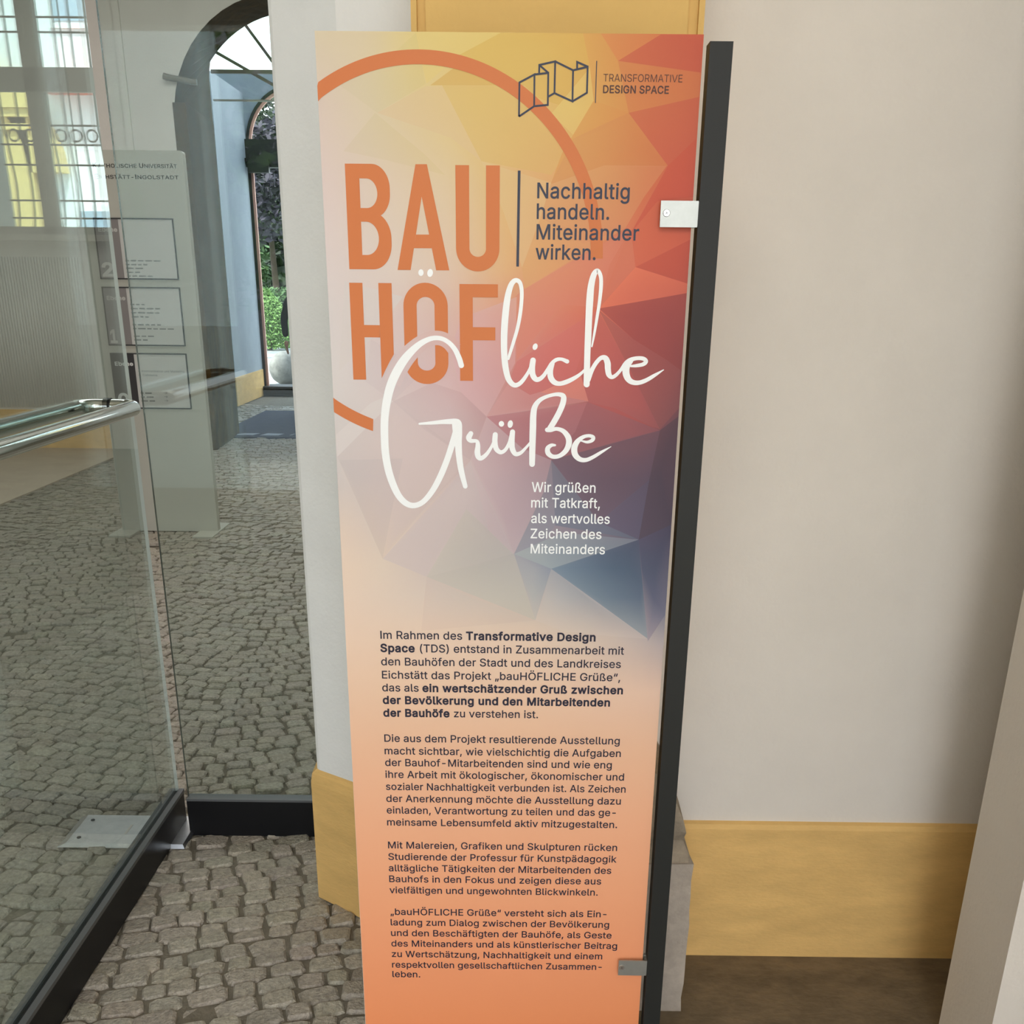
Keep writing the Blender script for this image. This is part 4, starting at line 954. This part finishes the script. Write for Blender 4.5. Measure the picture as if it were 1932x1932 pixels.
# black square post, base plate, two clamps
bm = bmesh.new(); add_box(bm, .2792, .3142, 1.785, 1.8185, .006, 1.949)
keep(bm_obj('post', bm, M_post, bevel=.005, seg=3), ST)
keep(box('base_plate', .05, .42, 1.69, 1.94, 0, .008, M_post, bevel=.002), ST)
def clamp(z0, z1, x0, scr):
    bm = bmesh.new(); add_box(bm, x0, .2785, BY-.0135, BY-.0105, z0, z1)
    c = bm_obj('clamp', bm, M_clamp, bevel=.0012, seg=2); keep(c, ST)
    bm = bmesh.new(); add_box(bm, .2745, .2792, BY-.0125, BY+.016, z0+.001, z1-.001); add_box(bm, x0+.004, .2785, BY+.0065, BY+.0095, z0, z1); add_box(bm, x0+.012, x0+.03, BY-.0108, BY-.0042, z0+.004, z1-.004)
    k = bm_obj('clamp_back', bm, M_clamp, bevel=.0006, seg=1); k.parent = c; k.matrix_parent_inverse = c.matrix_parent_inverse.copy() if False else Matrix.Identity(4)
    bm = bmesh.new(); bmesh.ops.create_cone(bm, cap_ends=True, segments=24, radius1=.0058, radius2=.0050, depth=.0016, matrix=Matrix.Translation((scr[0], BY-.0143, scr[1])) @ Matrix.Rotation(PI/2, 4, 'X'))
    k = bm_obj('screw', bm, M_screw); k.parent = c; k.matrix_parent_inverse = Matrix.Identity(4)
    bm = bmesh.new()
    for a in (20, 110):
        d = Vector((math.cos(math.radians(a)), 0, math.sin(math.radians(a))))*.0022; nn = Vector((-d.z, 0, d.x))*.18; c0 = Vector((scr[0], BY-.01516, scr[1]))
        bm.faces.new([bm.verts.new(c0+q) for q in (-d-nn, d-nn, d+nn, -d+nn)])
    k = bm_obj('screw_slot', bm, M_ink); k.parent = c; k.matrix_parent_inverse = Matrix.Identity(4)
zt_, zb_ = at(1280, 378)[1], at(1280, 428)[1]
clamp(at(1280, 429, 1.79)[1], at(1280, 379, 1.79)[1], at(1245.5, 404, 1.79)[0], at(1257.5, 402, 1.787))
clamp(at(1190, 1838.5, 1.79)[1], at(1190, 1811, 1.79)[1], at(1166.5, 1825, 1.79)[0], at(1173, 1825, 1.787))

# ------------------------------------------------------------------ directory totem in the hall
TO = empty('directory_totem', (-2.42, 7.03, 0), 'tall grey metal directory totem with three floor signs standing on the cobbles', 'directory sign')
TY = 7.0
bm = bmesh.new()
rc = .018
outl = [(-2.745, .004), (-2.082, .004)]+[(-2.082-rc+rc*math.cos(k*PI/8), 2.365-rc+rc*math.sin(k*PI/8)) for k in range(5)]+[(-2.745+rc-rc*math.sin(k*PI/8), 2.365-rc+rc*math.cos(k*PI/8)) for k in range(5)]
add_prism(bm, outl, TY, TY+.06, 'y')
keep(bm_obj('panel', bm, M_totem), TO)
for x0, x1 in ((-2.775, -2.625), (-2.205, -2.068)): keep(box('foot_plate', x0, x1, 6.81, 7.26, -.004, .010, M_totem, bevel=.002), TO)
sh = Sheet()
def tline(S_, segs, x0, x1, z, size): S_.line(segs, x0, x1, z, z, size)
zl1, zl2 = 2.268, 2.206
def small_caps(S_, word, x0, x1, z, big, small):
    """first letter tall, the rest as small capitals"""
    k = (x1-x0)/(advance(word[0], 0)*big+advance(word[1:], 0)*small)
    xa = x0+advance(word[0], 0)*big*k
    tline(S_, [(word[0], .020)], x0, xa-.006, z, big); tline(S_, [(word[1:], .016)], xa, x1, z, small)
small_caps(sh, 'KATHOLISCHE', -2.642, -2.372, zl1, .050, .040); small_caps(sh, 'UNIVERSITÄT', -2.356, -2.124, zl1, .050, .040)
M_eng = mat('engraved_grey', lin((50, 48, 44)), .5)
sh.obj('lettering', TY-.001, M_eng, TO); sh = Sheet()
small_caps(sh, 'EICHSTÄTT-', -2.638, -2.398, zl2, .050, .040); small_caps(sh, 'INGOLSTADT', -2.388, -2.120, zl2, .050, .040)
sh.obj('lettering', TY-.001, M_eng, TO)
M_pale = mat('sign_letters', lin((200, 196, 190)), .5); M_pale2 = mat('sign_letters_light', lin((225, 224, 220)), .5); M_greytxt = mat('sign_text', lin((132, 132, 130)), .5)
def words_bar(S_, x, z, n, h=.008):
    """a line too small to read: a row of short word strokes"""
    for _ in range(n):
        w_ = random.uniform(.018, .05); rect(S_, x, x+w_, z, z+h*random.uniform(.8, 1.1)); x += w_+.011
for z0, z1, dig, mcol, mtxt, info in ((1.632, 1.982, '2', M_grey_sign, M_pale, [(1.735, 5), (1.712, 4), (1.690, 2), (1.667, 2), (1.645, 4)]),
                                      (1.230, 1.580, '1', M_grey_sign, M_pale, [(1.475, 3), (1.450, 4), (1.425, 4), (1.400, 3), (1.352, 5), (1.328, 6), (1.282, 3), (1.258, 2)]),
                                      (.832, 1.177, '0', M_dark_sign, M_pale2, [(.925, 2), (.900, 2), (.875, 2)])):
    fl = keep(box('floor_sign', -2.676, -2.183, TY-.004, TY, z0, z1, M_totem_l), TO)
    def sub(o): o.parent = fl; o.matrix_parent_inverse = Matrix.Identity(4); return o
    sub(box('dark_column', -2.672, -2.525, TY-.0055, TY-.004, z0+.004, z1-.004, mcol))
    bm = bmesh.new()
    for b in ((-2.680, -2.179, z0-.004, z0+.004), (-2.680, -2.179, z1-.004, z1+.004), (-2.680, -2.672, z0, z1), (-2.187, -2.179, z0, z1)): add_box(bm, b[0], b[1], TY-.007, TY, b[2], b[3])
    sub(bm_obj('border', bm, M_ink))
    sh = Sheet(); tline(sh, [('Ebene', .03)], -2.655, -2.535, z1-.075, .045); sub(sh.obj('level_word', TY-.0062, mtxt, TO)); sh = Sheet(); tline(sh, [(dig, .03)], -2.662, -2.662+(.075 if dig != '1' else .045), z0+.015, .150)
    q = sh.obj('level_digit', TY-.0062, mtxt, TO); sub(q)
    sh = Sheet()
    for z, nn in info: words_bar(sh, -2.508, z, nn)
    if dig == '0':
        tline(sh, [('← Kommunikation und Marketing', 0)], -2.508, -2.205, 1.062, .026); tline(sh, [('← Cafeteria', 0)], -2.508, -2.385, 1.037, .026)
        for z in (.925, .900, .875): tline(sh, [('→', 0)], -2.355, -2.330, z, .03)
    q = sh.obj('room_list', TY-.0048, M_greytxt, TO); sub(q)

# ------------------------------------------------------------------ person behind the pillar
PX, PY = -2.83, 14.25
def skin_mesh(name, V, E, Rr, m, parent, sub=2):
    me = bpy.data.meshes.new(name); me.from_pydata([(PX+x, PY+y, z) for x, y, z in V], E, [])
    o = link(name, me, m)
    o.modifiers.new('skin', 'SKIN')
    sk = me.skin_vertices[0].data if me.skin_vertices else None
    if sk is None:
        bpy.context.view_layer.update(); sk = me.skin_vertices[0].data
    for i, r in enumerate(Rr): sk[i].radius = (r, r) if not isinstance(r, tuple) else r
    sk[0].use_root = True
    s2 = o.modifiers.new('sub', 'SUBSURF'); s2.levels = sub; s2.render_levels = sub
    bpy.context.view_layer.update()
    dg = bpy.context.evaluated_depsgraph_get()
    me2 = bpy.data.meshes.new_from_object(o.evaluated_get(dg)); o.modifiers.clear(); o.data = me2
    for p in me2.polygons: p.use_smooth = True
    return keep(o, parent)
pe = empty('person', (PX, PY, 0), 'person in black clothes standing on the mat, mostly hidden by the white pillar', 'person')
M_cloth = mat('black_cloth', (.012, .012, .014), .85, bump=.1, bscale=90); M_skin = mat('skin', lin((196, 150, 126)), .55); M_hair = mat('brown_hair', (.03, .02, .015), .7)
V = [(0, 0, .96), (0, 0, 1.14), (0, .01, 1.34), (0, .01, 1.48), (0, 0, 1.56),
     (-.10, 0, .88), (-.115, .01, .50), (-.12, 0, .09), (.10, 0, .88), (.115, .03, .50), (.12, .02, .09),
     (-.19, .01, 1.45), (-.285, .02, 1.20), (-.25, -.10, .97), (.19, .01, 1.45), (.26, .02, 1.18), (.25, -.03, .94),
     (-.125, -.15, .05), (.125, -.12, .05)]
E_ = [(0, 1), (1, 2), (2, 3), (3, 4), (0, 5), (5, 6), (6, 7), (0, 8), (8, 9), (9, 10), (3, 11), (11, 12), (12, 13), (3, 14), (14, 15), (15, 16), (7, 17), (10, 18)]
Rr = [(.17, .12), (.155, .11), (.17, .12), (.12, .09), .055, .095, .07, .05, .095, .07, .05, .065, .052, .042, .065, .052, .042, .045, .045]
skin_mesh('clothing', V, E_, Rr, M_cloth, pe)
skin_mesh('head', [(0, 0, 1.54), (0, -.01, 1.63), (0, -.005, 1.71), (0, -.115, 1.655), (-.08, .01, 1.655), (.08, .01, 1.655)], [(0, 1), (1, 2), (1, 3), (1, 4), (1, 5)], [.052, (.082, .098), (.075, .088), .014, .016, .016], M_skin, pe)
skin_mesh('hair', [(0, .03, 1.70), (0, .055, 1.62), (0, -.01, 1.745)], [(0, 1), (0, 2)], [(.088, .085), (.07, .05), (.07, .07)], M_hair, pe)
for sx, hx, hy, hz in ((-1, -.24, -.12, .93), (1, .25, -.035, .90)):
    V = [(hx, hy, hz), (hx, hy-.005, hz-.07)]; E_ = [(0, 1)]; Rr = [.030, .034]
    for k, (dy, L) in enumerate(((-.030, .070), (-.010, .082), (.010, .078), (.028, .062))):
        b = len(V); V += [(hx, hy+dy-.005, hz-.09), (hx-.008*sx, hy+dy-.012, hz-.09-L*.55), (hx-.018*sx, hy+dy-.014, hz-.09-L)]; E_ += [(1, b), (b, b+1), (b+1, b+2)]; Rr += [.010, .009, .008]
    b = len(V); V += [(hx-.012*sx, hy-.045, hz-.05), (hx-.02*sx, hy-.058, hz-.085)]; E_ += [(1, b), (b, b+1)]; Rr += [.011, .009]
    skin_mesh('hand', V, E_, Rr, M_skin, pe)
